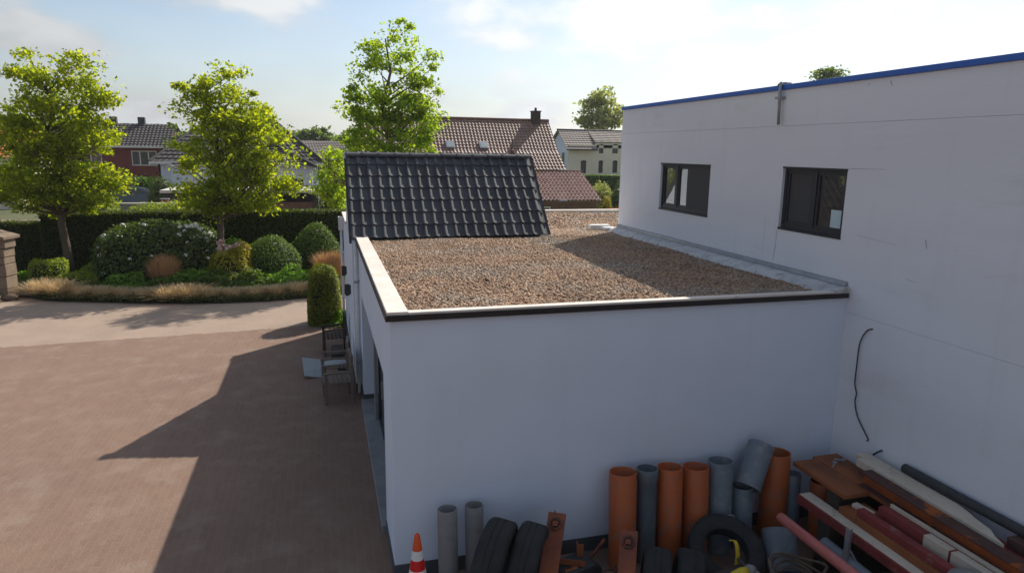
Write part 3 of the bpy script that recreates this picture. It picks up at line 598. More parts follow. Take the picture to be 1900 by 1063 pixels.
tree('small_tree', 'smaller green tree beside the left edge of the tiled gable', (-0.1, 26.0, 0),
     [(625, 305, 26, 34), (612, 345, 30, 35), (630, 375, 30, 35)], 26.0, l_tree3, 0.1, seed=14, trunk_top=4.4)

# hedges
hedge('clipped_hedge', 'tall dark clipped hedge with sunlit flat top behind the garden bed', -11.35, 4.2, 22.95, 23.9, 2.42, l_hedge, 52000, 0.085, 5)
hedge('clipped_hedge', 'lower dark hedge block at the far left behind the stone pillar', -15.5, -11.55, 23.4, 24.2, 2.0, l_hedge, 13000, 0.085, 6)

# shrubs in the bed
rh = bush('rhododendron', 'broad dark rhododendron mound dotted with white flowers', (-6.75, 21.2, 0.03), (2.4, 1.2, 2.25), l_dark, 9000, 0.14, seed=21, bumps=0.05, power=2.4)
rng = np.random.default_rng(8)
fl = MB()
def blossom(parent, pts, mat, r=0.085):
    me = None
    for P in pts:
        if me is None:
            mb_ = MB()
            for k in range(11):
                d = unit(rng.normal(size=(1, 3)))[0]; d[2] = abs(d[2]); c = Vector(d)*r*0.7
                a = Vector(unit(np.cross(d, rng.normal(size=3))[None])[0])*r*0.62; b_ = Vector(d).cross(a)
                mb_.add([c-a, c+b_*0.8+Vector(d)*r*.25, c+a, c-b_*0.8+Vector(d)*r*.25], [(0, 1, 2), (0, 2, 3)])
            o = mb_.build('flower', mat, parent); me = o.data
        else:
            o = bpy.data.objects.new('flower', me); COL.objects.link(o); o.parent = parent
        o.location = P; o.rotation_euler = (random.uniform(-.5, .5), random.uniform(-.5, .5), random.uniform(0, 6)); s = random.uniform(0.7, 1.5); o.scale = (s, s, s)
fp = []
for k in range(46):
    a = random.uniform(-2.9, -0.25); e = random.uniform(0.1, 1.35)
    if random.random() < 0.55: a = random.uniform(-1.1, -0.2); e = random.uniform(0.35, 1.15)
    fp.append((2.4*1.0*math.cos(a)*math.cos(e)**0.6, 1.22*math.sin(a)*math.cos(e)**0.6, 2.25*math.sin(e)**0.8))
blossom(rh, fp, m_petal_w, 0.075)
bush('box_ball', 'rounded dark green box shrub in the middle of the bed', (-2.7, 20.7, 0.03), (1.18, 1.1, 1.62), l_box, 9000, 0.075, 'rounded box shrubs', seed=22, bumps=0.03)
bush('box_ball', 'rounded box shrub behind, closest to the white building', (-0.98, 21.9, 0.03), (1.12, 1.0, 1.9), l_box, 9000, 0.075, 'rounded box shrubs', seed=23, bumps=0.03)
az = bush('pink_shrub', 'pink-flowered shrub between the white flowering mound and the rounded box', (-4.0, 20.3, 0.03), (0.75, 0.5, 1.42), l_green, 3000, 0.1, seed=24)
blossom(az, [(random.uniform(-.6, .6), random.uniform(-.5, .2), 1.42*math.sqrt(max(0.2, 1-random.uniform(0, .45)))) for _ in range(22)], m_petal_p, 0.12)
bush('golden_shrub', 'golden yellow shrub in front of the pink-flowered one', (-4.1, 19.6, 0.03), (0.85, 0.6, 1.1), l_yellow, 3600, 0.1, seed=25, bumps=0.14)
bush('golden_shrub', 'bright yellow clipped dome beside the rounded dark green box shrub', (-3.75, 20.0, 0.03), (0.5, 0.5, 1.4), l_yellow, 2200, 0.09, seed=26, bumps=0.1)
bush('lime_box', 'small lime green flat-topped shrub left of the twin-lobed oak trunk', (-10.6, 21.2, 0.03), (0.62, 0.5, 0.82), l_lime, 2600, 0.075, seed=27, power=4)
bush('lime_box', 'low lime green cushion shrub right of the twin-lobed oak trunk', (-9.35, 20.3, 0.03), (0.7, 0.55, 0.52), l_lime, 2600, 0.075, seed=28)
bush('lime_box', 'taller yellow green clipped shrub just behind the lime cushion', (-8.85, 21.1, 0.03), (0.62, 0.5, 0.75), l_lime, 2600, 0.075, seed=29, power=3)
for k, (x, y, r_, h_, lb) in enumerate([(-5.3, 19.5, 0.75, 0.6, 'leafy green perennial right of the russet grass tuft'), (-4.5, 18.9, 0.7, 0.65, 'leafy green perennial in front of the golden shrub'), (-1.9, 19.3, 0.9, 0.55, 'wide leafy perennial in front of the rounded box shrubs'), (-3.3, 18.9, 0.6, 0.5, 'low leafy perennial in front of the middle box shrub'), (-7.6, 19.6, 0.8, 0.4, 'low green ground plant in front of the rhododendron'), (-6.1, 19.0, 0.7, 0.4, 'low green ground plant before the russet tuft'), (-11.7, 21.2, 0.5, 0.4, 'small green plant beside the stone pillar')]):
    bush('leafy_perennial', lb, (x, y, 0.03), (r_, r_*0.7, h_), l_green if k % 2 == 0 else l_box, 1300, 0.11, 'perennials in the bed', cat='plant', seed=40+k, bumps=0.2, core=False)
grass('russet_grass', 'tall russet grass tuft in front of the rhododendron', (-6.35, 19.7, 0.03), 0.75, 1.15, l_russet, 2600, 'tall russet grasses', seed=51, droop=0.15, wid=0.007)
grass('russet_grass', 'pinkish russet grass tuft beside the white building corner', (-0.45, 20.4, 0.03), 0.85, 1.1, l_russet, 2600, 'tall russet grasses', seed=52, droop=0.25, wid=0.007)
spots = [(-10.0, 18.7, .75, .75), (-9.3, 18.2, .7, .8), (-8.6, 17.9, .6, .55), (-7.9, 17.75, .65, .55), (-7.2, 17.5, .6, .5), (-6.5, 17.25, .65, .5), (-5.75, 17.05, .75, .68), (-5.1, 16.95, .8, .7), (-4.4, 16.85, .6, .5), (-3.7, 16.8, .6, .5), (-3.0, 16.8, .65, .52), (-2.3, 16.85, .6, .55), (-1.6, 17.0, .65, .6), (-0.95, 17.25, .6, .58), (-0.3, 17.5, .6, .55)]
names = ['leftmost', 'second from left', 'third from left', 'fourth from left', 'fifth from left', 'sixth from left', 'seventh from left', 'eighth from left', 'ninth from left', 'tenth from left', 'eleventh from left', 'fifth from right', 'fourth from right', 'third from right', 'second from right']
names[0] = 'leftmost'; names[-1] = 'rightmost'; names[-2] = 'second from right'; names[-3] = 'third from right'; names[-4] = 'fourth from right'
for k, (x, y, r_, h_) in enumerate(spots):
    grass('straw_grass', f'straw coloured grass tuft along the bed edge, {names[k]} of the row', (x, y, 0.03), r_, h_, l_straw, 1100, 'straw grasses along the bed edge', seed=60+k, droop=0.6, wid=0.008)
# low green edging under the grasses: too fine to count
rng = np.random.default_rng(77); C = []
for (a, b) in zip(bedf[2:-1], bedf[3:]):
    L_ = math.hypot(b[0]-a[0], b[1]-a[1]); k = int(L_*420); t_ = rng.uniform(0, 1, k)
    C.append(np.stack([a[0]+(b[0]-a[0])*t_+rng.normal(0, .05, k), a[1]+(b[1]-a[1])*t_+0.15+rng.uniform(-.12, .45, k), 0.04+rng.uniform(0, .2, k)], 1))
C = np.concatenate(C); v_, f_ = leaves(C, 0.1, upbias=0.5, aspect=0.4)
o = np_mesh('ground_cover', v_, f_, l_dark, kind='stuff'); o['label'] = 'low dark green edging plants along the front of the bed'; o['category'] = 'ground cover'
rng = np.random.default_rng(78); k = 9000
C = np.stack([rng.uniform(-10.5, 2.5, k), rng.uniform(17.4, 22.6, k), 0.04+rng.uniform(0, .16, k)], 1); C = C[C[:, 1] > 17.0+0.25*np.abs(C[:, 0]+3.5)**1.05-0.2]
v_, f_ = leaves(C, 0.12, upbias=0.5, aspect=0.45)
o = np_mesh('ground_cover', v_, f_, l_box, kind='stuff'); o['label'] = 'loose green ground cover between the shrubs in the bed'; o['category'] = 'ground cover'
# columnar conifer by the corner
bush('column_conifer', 'clipped column-shaped conifer standing at the corner of the white building', (-0.72, 12.85, 0.0), (0.46, 0.46, 1.62), leafmat('conifer_leaf', (0.105, 0.135, 0.015), (0.20, 0.205, 0.022), 0.35), 9000, 0.06, cat='conifer', seed=31, power=4.2, bumps=0.02)
bush('leafy_perennial', 'small bright green plant between the column conifer and the wall', (-0.25, 12.55, 0.0), (0.3, 0.3, 0.4), l_green, 700, 0.08, 'perennials in the bed', cat='plant', seed=32, bumps=0.2, core=False)

# stone gate pillar at the left edge
gp = thing('gate_pillar', 'stacked tan stone pillar with sloping cap at the left edge', 'pillar', (-10.98, 18.5, 0), R(-12))
z = 0.0
for k, (w_, h_) in enumerate([(0.50, 0.36), (0.44, 0.42), (0.54, 0.40), (0.46, 0.24), (0.56, 0.30), (0.62, 0.28)]):
    MB().box(-w_/2+(k % 2)*0.03, w_/2+(k % 2)*0.03, -0.28, 0.28, z, z+h_-0.015).build('stone', m_stone, gp, bevel=0.02); z += h_
MB().prism([(-0.5, z), (0.42, z), (0.42, z+0.10), (-0.5, z+0.36)], -0.42, 0.42, 'Y').build('cap', m_stone, gp, bevel=0.015)
gt = thing('wooden_gate', 'dark slatted wooden gate beside the stone pillar at the left edge', 'gate', (-11.62, 18.3, 0), R(185))
for k in range(8): MB().box(0.02+k*0.17, 0.02+k*0.17+0.14, -0.02, 0.02, 0.1, 1.95).build('slat', m_dwood, gt)
for z in (0.4, 1.6): MB().box(0.0, 1.4, 0.022, 0.06, z, z+0.1).build('rail', m_dwood, gt)
for k, (x, y, s_, lb) in enumerate([(-11.15, 17.75, .22, 'larger tan boulder at the foot of the stone pillar'), (-10.7, 18.1, .16, 'smaller tan boulder right of the stone pillar foot'), (-11.6, 17.6, .14, 'small tan boulder at the foot of the wooden gate')]):
    g = np.random.default_rng(k); mb_ = MB(); pr = [(max(0.02, math.cos(R(a))), math.sin(R(a))) for a in (-60, -30, 0, 25, 50, 75, 89)]
    mb_.lathe(pr, 9, Matrix.Diagonal((s_*1.4, s_, s_*0.8, 1)), rfun=lambda i, j: 0.18*math.sin(i*2.1+j*1.7+k)*(0 if i == 6 else 1))
    o = mb_.build('boulder', m_stone, None, True); o.location = (x, y, s_*0.55); tag(o, lb, 'boulder', 'boulders at the gate')

# ------------------------------------------------------------------ chairs and boards along the side wall
def garden_chair(loc, rz, label, mat):
    t = thing('garden_chair', label, 'chair', loc, rz, 'wooden garden chairs')       # faces -X locally
    for (x, y, h_) in ((-0.26, -0.27, 0.62), (-0.26, 0.27, 0.62), (0.26, -0.27, 0.98), (0.26, 0.27, 0.98)):
        MB().box(x-0.03, x+0.03, y-0.03, y+0.03, 0, h_).build('leg', mat, t, bevel=0.004)
    for k in range(6): MB().box(-0.29+k*0.095, -0.29+k*0.095+0.075, -0.30, 0.30, 0.42, 0.445).build('seat_slat', mat, t)
    for k in range(6): MB().box(0.25, 0.275, -0.225+k*0.078, -0.225+k*0.078+0.055, 0.46, 0.93).build('back_slat', mat, t)
    MB().box(0.235, 0.29, -0.24, 0.24, 0.93, 0.99).build('top_rail', mat, t, bevel=0.006)
    for y in (-0.27, 0.27): MB().box(-0.30, 0.23, y-0.035, y+0.035, 0.621, 0.65).build('armrest', mat, t, bevel=0.005)
    MB().box(-0.285, -0.26, -0.24, 0.24, 0.34, 0.40).build('apron', mat, t)
    return t
garden_chair((-0.50, 6.35, 0.008), R(4), 'weathered wooden armchair nearest the glass door', m_wood)
garden_chair((-0.52, 7.35, 0.008), R(-3), 'weathered wooden armchair with a pale board lying on its seat', m_wood)
garden_chair((-0.50, 9.75, 0.008), R(2), 'darker wooden armchair farthest along the wall, near the conifer', m_dwood)
tag(MB().box(-0.24, 0.24, -0.2, 0.2, 0, 0.03).build('pale_board', M('pale_board', (0.36, 0.39, 0.41), (0.30, 0.33, 0.35), 4, 0.7), None, bevel=0.004), 'pale grey board lying on the middle chair seat', 'board')
bpy.data.objects['pale_board'].location = (-0.55, 7.35, 0.462); bpy.data.objects['pale_board'].rotation_euler = (0, R(-6), R(8))
b2 = MB().box(-0.21, 0.21, -0.32, 0.32, 0, 0.025).build('pale_board', MATS['pale_board'], None, bevel=0.004); tag(b2, 'pale grey board on the paving in front of the middle chair', 'board')
b2.location = (-1.03, 8.05, 0.16); b2.rotation_euler = (R(24), R(14), R(12))
tag(MB().box(-0.12, 0.12, -0.10, 0.10, 0, 0.10).build('dark_box', m_dark, None, bevel=0.01), 'small dark box on the ground behind the middle chair', 'box'); bpy.data.objects['dark_box'].location = (-0.35, 8.3, 0.01)
tag(MB().prism([(-0.16, 0), (0.16, 0), (0.13, 0.3), (-0.13, 0.3)], -0.4, 0.4, 'Y').build('planter', m_dwood, None, bevel=0.01), 'low dark wooden planter between the farthest chair and the boards', 'planter'); bpy.data.objects['planter'].location = (-0.45, 8.95, 0.008)

# ------------------------------------------------------------------ materials heap in the front yard
def pipe(name, label, a, b, r, mat, group, th=0.012, cat='pipe', socket=False):
    a, b = Vector(a), Vector(b); L_ = (b-a).length; q = (b-a).to_track_quat('Z', 'Y').to_matrix().to_4x4(); q.translation = a
    if socket: pr = [(r-th, 0), (r, 0), (r, L_-0.16), (r+0.014, L_-0.14), (r+0.014, L_-0.01), (r+0.008, L_), (r-th+0.012, L_), (r-th+0.012, L_-0.14), (r-th, L_-0.16)]
    else: pr = [(r-th, 0), (r, 0), (r, L_-0.006), (r-0.003, L_), (r-th+0.002, L_), (r-th, L_-0.004)]
    o = MB().lathe(pr, 28, None, closed=True).build(name, mat); o.matrix_world = q; autosmooth(o, 35); return tag(o, label, cat, group)
G = 'plastic pipes standing at the front wall'
zg = 0.008
pipe('standing_pipe', 'light grey pipe standing next to the traffic cone', (0.585, -0.36, zg), (0.585, -0.28, 1.01), 0.115, m_lgrey, G)
pipe('standing_pipe', 'pale grey pipe standing behind the leftmost leaning tyre', (0.92, -0.27, zg), (0.92, -0.2, 0.97), 0.11, m_lgrey, G)
pipe('standing_pipe', 'orange pipe, leftmost of the orange standing pipes', (2.775, -0.4, zg), (2.775, -0.3, 1.22), 0.17, m_orange, G)
pipe('standing_pipe', 'narrow blue grey socketed pipe standing between two orange pipes', (3.105, -0.38, zg), (3.105, -0.3, 1.225), 0.122, m_greypvc, G, socket=True)
pipe('standing_pipe', 'orange pipe right of the narrow blue grey one', (3.42, -0.4, zg), (3.42, -0.3, 1.21), 0.158, m_orange, G)
pipe('standing_pipe', 'orange pipe, third of the orange standing pipes', (3.79, -0.4, zg), (3.79, -0.3, 1.17), 0.165, m_orange, G)
pipe('standing_pipe', 'wide grey pipe standing right of the three orange pipes', (4.14, -0.4, zg), (4.14, -0.3, 1.21), 0.160, m_greypvc, G)
pipe('standing_pipe', 'dark grey shorter pipe standing under the tilted grey pipe', (4.48, -0.38, zg), (4.48, -0.33, 0.83), 0.14, m_greypvc, G)
pipe('tilted_pipe', 'grey pipe length tilted against the wall on top of the shorter pipe', (4.47, -0.44, 0.86), (4.80, -0.22, 1.32), 0.17, m_greypvc, 'grey pipe offcuts', th=0.012)
pipe('standing_pipe', 'red-orange pipe standing at the corner beside the rusty plates', (5.02, -0.3, zg), (5.02, -0.24, 1.2), 0.185, m_orange, G)
pipe('standing_pipe', 'orange pipe standing under the rusty plates in the corner', (5.52, -0.66, zg), (5.52, -0.6, 0.9), 0.17, m_orange, G)
pipe('standing_pipe', 'grey pipe standing behind the red-orange one under the plates', (5.26, -0.36, zg), (5.26, -0.3, 0.9), 0.11, m_greypvc, G)
pipe('grey_offcut', 'wide grey pipe offcut tilted in the heap below the pink pole', (4.50, -1.22, 0.14), (4.62, -0.92, 0.52), 0.20, m_greypvc, 'grey pipe offcuts', th=0.014)

def tyre(loc, rot, Rr, w, label):
    pr = [(Rr*0.58, -w*0.32), (Rr*0.66, -w*0.46), (Rr*0.82, -w*0.50), (Rr*0.92, -w*0.46), (Rr*0.975, -w*0.39)]
    pr += [(Rr*0.996, -w*0.30), (Rr, -w*0.17), (Rr, -w*0.13), (Rr*0.985, -w*0.12), (Rr*0.985, -w*0.10), (Rr, -w*0.09), (Rr, w*0.09), (Rr*0.985, w*0.10), (Rr*0.985, w*0.12), (Rr, w*0.13), (Rr, w*0.17), (Rr*0.996, w*0.30)]
    pr += [(Rr*0.985, w*0.40), (Rr*0.94, w*0.47), (Rr*0.82, w*0.52), (Rr*0.66, w*0.46), (Rr*0.58, w*0.32), (Rr*0.60, 0)]
    lug = {3, 4, 17, 18}
    o = MB().lathe(pr, 56, None, True, rfun=lambda i, k: (-0.005*Rr if (i in lug and k % 4 == 0) else 0)).build('tyre', m_tyre)
    o.matrix_world = Matrix.Translation(loc) @ rot; autosmooth(o, 35); return tag(o, label, 'tyre', 'old tyres in the yard')
def trot(yaw, lean=0.0): return Matrix.Rotation(yaw, 4, 'Z') @ Matrix.Rotation(math.pi/2+lean, 4, 'Y')   # wheel axis from Z to X
tyre((1.02, -0.74, 0.515), trot(R(-30), R(8)), 0.505, 0.33, 'large black tyre standing on edge, leftmost of the leaning tyres')
tyre((1.40, -0.78, 0.475), trot(R(-30), R(8)), 0.47, 0.32, 'large black tyre standing just left of the rusty bracket')
tyre((2.78, -1.22, 0.355), trot(R(-28), R(5)), 0.35, 0.30, 'smaller dark tyre standing right of the second rusty bracket')
tyre((3.17, -1.26, 0.325), trot(R(-28), R(8)), 0.32, 0.30, 'smallest dark tyre standing beside the leaning big one')
tyre((3.88, -0.93, 0.34), Matrix.Rotation(R(-8), 4, 'Z') @ Matrix.Rotation(R(30), 4, 'X'), 0.46, 0.24, 'big dark tyre leaning back against the orange pipes')

def bracket(bot, top, wid, label):
    bot, top = Vector(bot), Vector(top); L_ = (top-bot).length; zax = (top-bot).normalized(); yax = Vector((-0.42, -0.70, 0.58)); xax = yax.cross(zax).normalized(); yax = zax.cross(xax)
    mt = Matrix(((xax.x, yax.x, zax.x, bot.x), (xax.y, yax.y, zax.y, bot.y), (xax.z, yax.z, zax.z, bot.z), (0, 0, 0, 1)))
    t = thing('steel_bracket', label, 'bracket', bot, 0, 'rusty steel brackets')
    inv = Matrix.Translation(-bot)
    def P(mb_): mb_.v = [tuple(inv @ (mt @ Vector(q))) for q in mb_.v]; return mb_
    s_ = 1 if yax.y < 0 else -1
    P(MB().box(-wid/2, wid/2, -0.012, 0.012, 0, L_)).build('plate', m_rust, t, bevel=0.004)
    P(MB().box(wid/2-0.022, wid/2-0.002, -s_*0.22, -s_*0.0125, 0, L_*0.97)).build('flange', m_rust, t, bevel=0.004)
    for k in range(1): P(MB().lathe([(0.075, 0), (0.075, 0.02), (0.05, 0.025), (0.05, 0)], 20, Matrix.Translation((0, s_*0.013, L_-0.14)) @ Matrix.Rotation(-s_*math.pi/2, 4, 'X'))).build('washer', m_rustdark, t)
    P(MB().box(-0.032, 0.032, s_*0.013 if s_ > 0 else -0.05, 0.05 if s_ > 0 else -0.013, L_-0.172, L_-0.108)).build('bolt_nut', m_rust, t, bevel=0.004)
    P(MB().prism([(wid*0.1, L_-0.02), (wid*0.45, L_-0.02), (wid*0.3, L_+0.10)], -s_*0.20, -s_*0.17, 'Y')).build('gusset_tip', m_rust, t)
    return t
bracket((1.36, -1.40, 0.03), (1.86, -0.50, 0.90), 0.21, 'rusty steel bracket with a square bolt, leaning right of the large tyres')
bracket((2.22, -1.62, 0.02), (2.62, -0.86, 0.77), 0.20, 'rusty steel bracket with a square bolt, leaning beside the smaller tyres')

# scrap between the brackets
zg = 0.008
o = MB().prism([(-0.3, 0), (0.3, 0), (0.3, 0.22), (0.2, 0.3), (-0.25, 0.28)], -0.16, 0.16, 'Y').build('scrap_casting', m_dark, None, bevel=0.02); o.location = (2.05, -0.62, 0.01); o.rotation_euler = (0, 0, R(14)); tag(o, 'dark iron casting lying between the two rusty brackets', 'scrap')
o = MB().prism([(-0.18, 0), (0.18, 0), (0.12, 0.16), (-0.12, 0.16)], -0.1, 0.1, 'Y').build('rusty_block', m_rust, None, bevel=0.015); o.location = (1.92, -0.95, 0.01); o.rotation_euler = (0, 0, R(-20)); tag(o, 'small rusty block on the ground between the brackets', 'scrap')
ch = thing('chain_coil', 'coiled rusty wire between the brackets', 'wire', (2.3, -0.75, 0.008))
for k in range(3): MB().tube([(0.17*math.cos(a*0.42)*(1-0.1*k), 0.15*math.sin(a*0.42), 0.02+0.035*k+0.02*math.sin(a)) for a in range(16)], 0.012, 6).build('wire_loop', m_rustdark, ch, True)
ax = thing('axle_hub', 'rusty axle hub lying in the scrap between the brackets', 'axle', (2.12, -1.05, 0.10))
MB().lathe([(0.0, -0.2), (0.045, -0.2), (0.045, 0.1), (0.10, 0.11), (0.10, 0.16), (0.05, 0.17), (0.05, 0.24), (0.0, 0.24)], 18, Matrix.Rotation(R(70), 4, 'X')).build('shaft', m_rustplate, ax)
for k in range(5): MB().lathe([(0, 0.16), (0.012, 0.16), (0.012, 0.2), (0, 0.2)], 8, Matrix.Rotation(R(70), 4, 'X') @ Matrix.Translation((0.075*math.cos(k*1.257), 0.075*math.sin(k*1.257), 0))).build('stud', m_rust, ax)

for nm, lb, x, y, rz, kind in (('bent_bar', 'bent rusty bar lying closest to the wall plinth between the brackets', 2.25, -0.35, 20, 0), ('rusty_angle', 'short rusty angle iron standing upright between the brackets', 2.16, -0.50, -15, 1), ('gear_wheel', 'orange rusty gear wheel leaning between the brackets', 1.98, -0.78, 10, 2), ('rusty_angle', 'rusty angle iron lying across the scrap right of the first bracket', 1.86, -0.62, 65, 3), ('coil_spring', 'rusty coil spring among the scrap left of the second bracket', 2.36, -0.98, 30, 4)):
    if kind == 0: o = MB().tube([(-0.35, 0, 0.03), (0.0, 0.05, 0.05), (0.18, 0.0, 0.12), (0.3, -0.08, 0.34)], 0.02, 8).build(nm, m_rust, None, True)
    elif kind == 1: o = MB().prism([(-0.04, -0.04), (0.04, -0.04), (0.04, -0.028), (-0.028, -0.028), (-0.028, 0.04), (-0.04, 0.04)], 0, 0.46).build(nm, m_rustplate, None)
    elif kind == 2: o = MB().lathe([(0.04, -0.03), (0.15, -0.03), (0.15, 0.03), (0.04, 0.03)], 32, Matrix.Translation((0, 0, 0.16)) @ Matrix.Rotation(R(65), 4, 'X'), True, rfun=lambda i, k: 0.02*((k//2) % 2) if i in (1, 2) else 0).build(nm, m_rustplate, None)
    elif kind == 3: o = MB().prism([(0, 0), (0.07, 0), (0.07, 0.012), (0.012, 0.012), (0.012, 0.07), (0, 0.07)], -0.3, 0.3, 'Y').build(nm, m_rust, None)
    else: o = MB().tube([(0.07*math.cos(a*0.7), 0.07*math.sin(a*0.7), 0.02+a*0.0085) for a in range(46)], 0.011, 6).build(nm, m_rustdark, None, True)
    o.location = (x, y, zg+(0.30 if kind == 3 else 0)); o.rotation_euler = (0, 0, R(rz)); tag(o, lb, 'scrap')

# cone
zg = 0.008
cone = thing('traffic_cone', 'orange and white banded traffic cone standing at the building corner', 'traffic cone', (0.19, -0.62, zg))
H_ = 0.94; rad_ = lambda z: 0.165-(0.165-0.028)*(z/H_)
MB().box(-0.21, 0.21, -0.21, 0.21, 0, 0.035).build('base', m_conered, cone, bevel=0.012)
for z0, z1, mt, nm in ((0.035, 0.34, m_conewhite, 'band'), (0.34, 0.53, m_conewhite, 'band'), (0.53, 0.65, m_conered2, 'band'), (0.65, 0.755, m_conewhite, 'band'), (0.755, H_-0.012, m_conered, 'tip')):
    pr = [(rad_(z0), z0), (rad_(z1), z1)]
    if nm == 'tip': pr += [(0.022, H_), (0.012, H_), (0.010, H_-0.05)]
    MB().lathe(pr, 28).build(nm, mt, cone, True)

# bearers and long material stacked along the hall wall
def beam(name, label, x0, x1, y0, y1, z0, z1, mat, group='long material stacked along the hall wall', bevel=0.006, cat='beam', rz=0.0):
    o = MB().box(-(x1-x0)/2, (x1-x0)/2, -(y1-y0), 0, 0, z1-z0).build(name, mat, None, bevel=bevel); o.location = ((x0+x1)/2, y1, z0); o.rotation_euler = (0, 0, rz); return tag(o, label, cat, group)
for j, y in enumerate((-1.35, -3.2)):
    for k in range(3):
        o = beam('timber_bearer', f'{"lowest" if k == 0 else "middle" if k == 1 else "top"} dark timber bearer under the {"far" if j == 0 else "near"} end of the stack', 4.98, 5.98, y, y+0.2, 0.008+k*0.25, 0.008+k*0.25+0.246, m_dwood, 'timber bearers', cat='timber')
NY = -4.6
TB = 0.756
# red and cream sandwich plank
sp = thing('sandwich_plank', 'long plank with cream top and red side at the left of the stack', 'plank', (5.06, -0.76, TB), R(0.8), 'long material stacked along the hall wall')
MB().box(-0.075, -0.05, NY+0.76, 0, 0, 0.115).build('red_face', m_redpaint, sp, bevel=0.003)
MB().box(-0.049, 0.115, NY+0.76, 0, 0.0, 0.12).build('foam_core', m_cream, sp, bevel=0.006)
def channel(name, label, x0, x1, y0, z0, h_, mat, y1=NY, th=0.018):
    t = thing(name, label, 'steel channel', ((x0+x1)/2, y0, z0), 0, 'long material stacked along the hall wall'); w_ = (x1-x0)/2
    MB().box(-w_, w_, y1-y0, 0, h_-th, h_).build('web', mat, t, bevel=0.003)
    for s_ in (-1, 1): MB().box(s_*w_-(th if s_ > 0 else 0), s_*w_+(th if s_ < 0 else 0), y1-y0, -0.001, 0, h_-th-0.001).build('flange', mat, t)
    return t
beam('timber_bearer', 'short timber bearer on top, right under the rusty plates', 5.22, 5.90, -1.2, -1.0, TB, TB+0.29, m_dwood, 'timber bearers', cat='timber')
beam('timber_bearer', 'short timber bearer on top at the near end of the rusty plates', 5.58, 5.90, -3.2, -3.0, TB, TB+0.29, m_dwood, 'timber bearers', cat='timber')
beam('rusty_plate', 'short rust-brown steel plate in the middle of the stack, reaching the corner', 5.20, 5.555, -1.3, -0.36, TB+0.292, TB+0.345, m_rustplate, cat='steel plate')
beam('rusty_plate', 'long rust-brown steel plate between the short one and the hall wall', 5.56, 5.95, NY, -0.30, TB+0.292, TB+0.35, m_rustplate, cat='steel plate')
channel('rusty_channel', 'low rust-brown channel right of the cream topped plank', 5.16, 5.52, -1.27, TB, 0.20, m_rustplate)
wn_ = thing('wing_bolt', 'pale loose bolt lying on the rusty plates', 'bolt', (5.62, -0.62, TB+0.355))
MB().tube([(-0.06, -0.05, 0.01), (0.06, 0.05, 0.012)], 0.01, 8).build('shank', m_zinc, wn_); MB().lathe([(0, 0), (0.03, 0), (0.03, 0.03), (0, 0.03)], 6, Matrix.Translation((0.06, 0.05, 0))).build('nut', m_zinc, wn_)
wn_ = thing('wing_bolt', 'pale loose bolt closest to the cream foam beam on the plates', 'bolt', (5.80, -0.5, TB+0.355))
MB().tube([(-0.04, 0.04, 0.01), (0.04, -0.04, 0.012)], 0.01, 8).build('shank', m_zinc, wn_); MB().lathe([(0, 0), (0.028, 0), (0.028, 0.03), (0, 0.03)], 6, Matrix.Translation((0.04, -0.04, 0))).build('nut', m_zinc, wn_)
# I-beam with rusty flank
ib = thing('i_beam', 'dark rusty I-beam with bright orange flank lying on the channels', 'steel beam', (5.64, -1.12, TB+0.352), R(-1.2), 'long material stacked along the hall wall')
LI = -3.4
MB().box(-0.09, 0.09, LI, 0, 0, 0.016).build('flange', m_rustdark, ib, bevel=0.003); MB().box(-0.09, 0.09, LI, 0, 0.164, 0.18).build('flange', m_rustdark, ib, bevel=0.003); MB().box(-0.007, 0.007, LI, -0.001, 0.0165, 0.1635).build('web', M('orange_rust', (0.42, 0.10, 0.015), (0.20, 0.06, 0.03), 3.2, 0.8, 0.4, 40), ib)
# cream foam beam beside the wall, broken near end
cf = MB(); n_ = 16
xs = [(-0.10, 0.10)]
prof = [(-0.13, -0.12), (-0.03, -0.12), (-0.03, 0.0), (0.13, 0.0), (0.13, -1.35), (0.08, -1.55), (0.05, -1.62), (0.0, -1.85), (-0.07, -1.95), (-0.13, -2.1)]
cf.prism(prof[::-1], 0, 0.10, 'Z'); o = cf.build('foam_beam', m_cream, None, bevel=0.006); o.location = (5.87, -0.74, 1.215); o.rotation_euler = (0, 0, R(-0.6)); tag(o, 'cream foam beam with a broken near end, on top beside the hall wall', 'beam', 'long material stacked along the hall wall')
MB().box(-0.10, 0.10, -2.6, -0.2, -0.105, -0.002).build('red_backing', m_redpaint, o)
pipe('wall_pipe', 'dark grey pipe lying on the stack against the hall wall', (6.035, -1.3, 1.36), (6.035, -4.6, 1.38), 0.055, m_dark, 'long material stacked along the hall wall')
beam('dark_beam', 'dark rusty beam behind the broken end of the cream foam', 5.86, 6.0, -4.6, -2.75, 1.19, 1.33, m_rustdark)
# red planks with cream patches in the middle
o = beam('red_plank', 'red painted plank right of the cream topped plank, lying on the low channel', 5.20, 5.30, -4.6, -1.5, TB+0.2, TB+0.29, m_redpaint, cat='plank', rz=R(0.7))
o = thing('sandwich_plank', 'red plank with thin cream top edge and cream patches beside the I-beam', 'plank', (5.45, -1.62, TB+0.2), R(0.5), 'long material stacked along the hall wall')
MB().box(-0.07, 0.045, -3, 0, 0, 0.16).build('red_face', m_redpaint, o, bevel=0.004); MB().box(0.046, 0.075, -3, -0.05, 0, 0.20).build('foam_core', m_cream, o, bevel=0.004)
for a, b in ((-0.92, -0.62), (-1.35, -0.95), (-2.1, -1.4)): MB().box(-0.078, 0.02, a, b, 0.02, 0.168).build('cream_patch', m_cream, o, bevel=0.006)
o = MB().box(-0.045, 0.045, -0.26, 0, 0, 0.05).build('foam_piece', m_cream, None, bevel=0.01); o.location = (5.33, -1.32, TB+0.203); o.rotation_euler = (0, 0, R(8)); tag(o, 'small loose cream foam piece lying on the low rusty channel', 'foam piece')
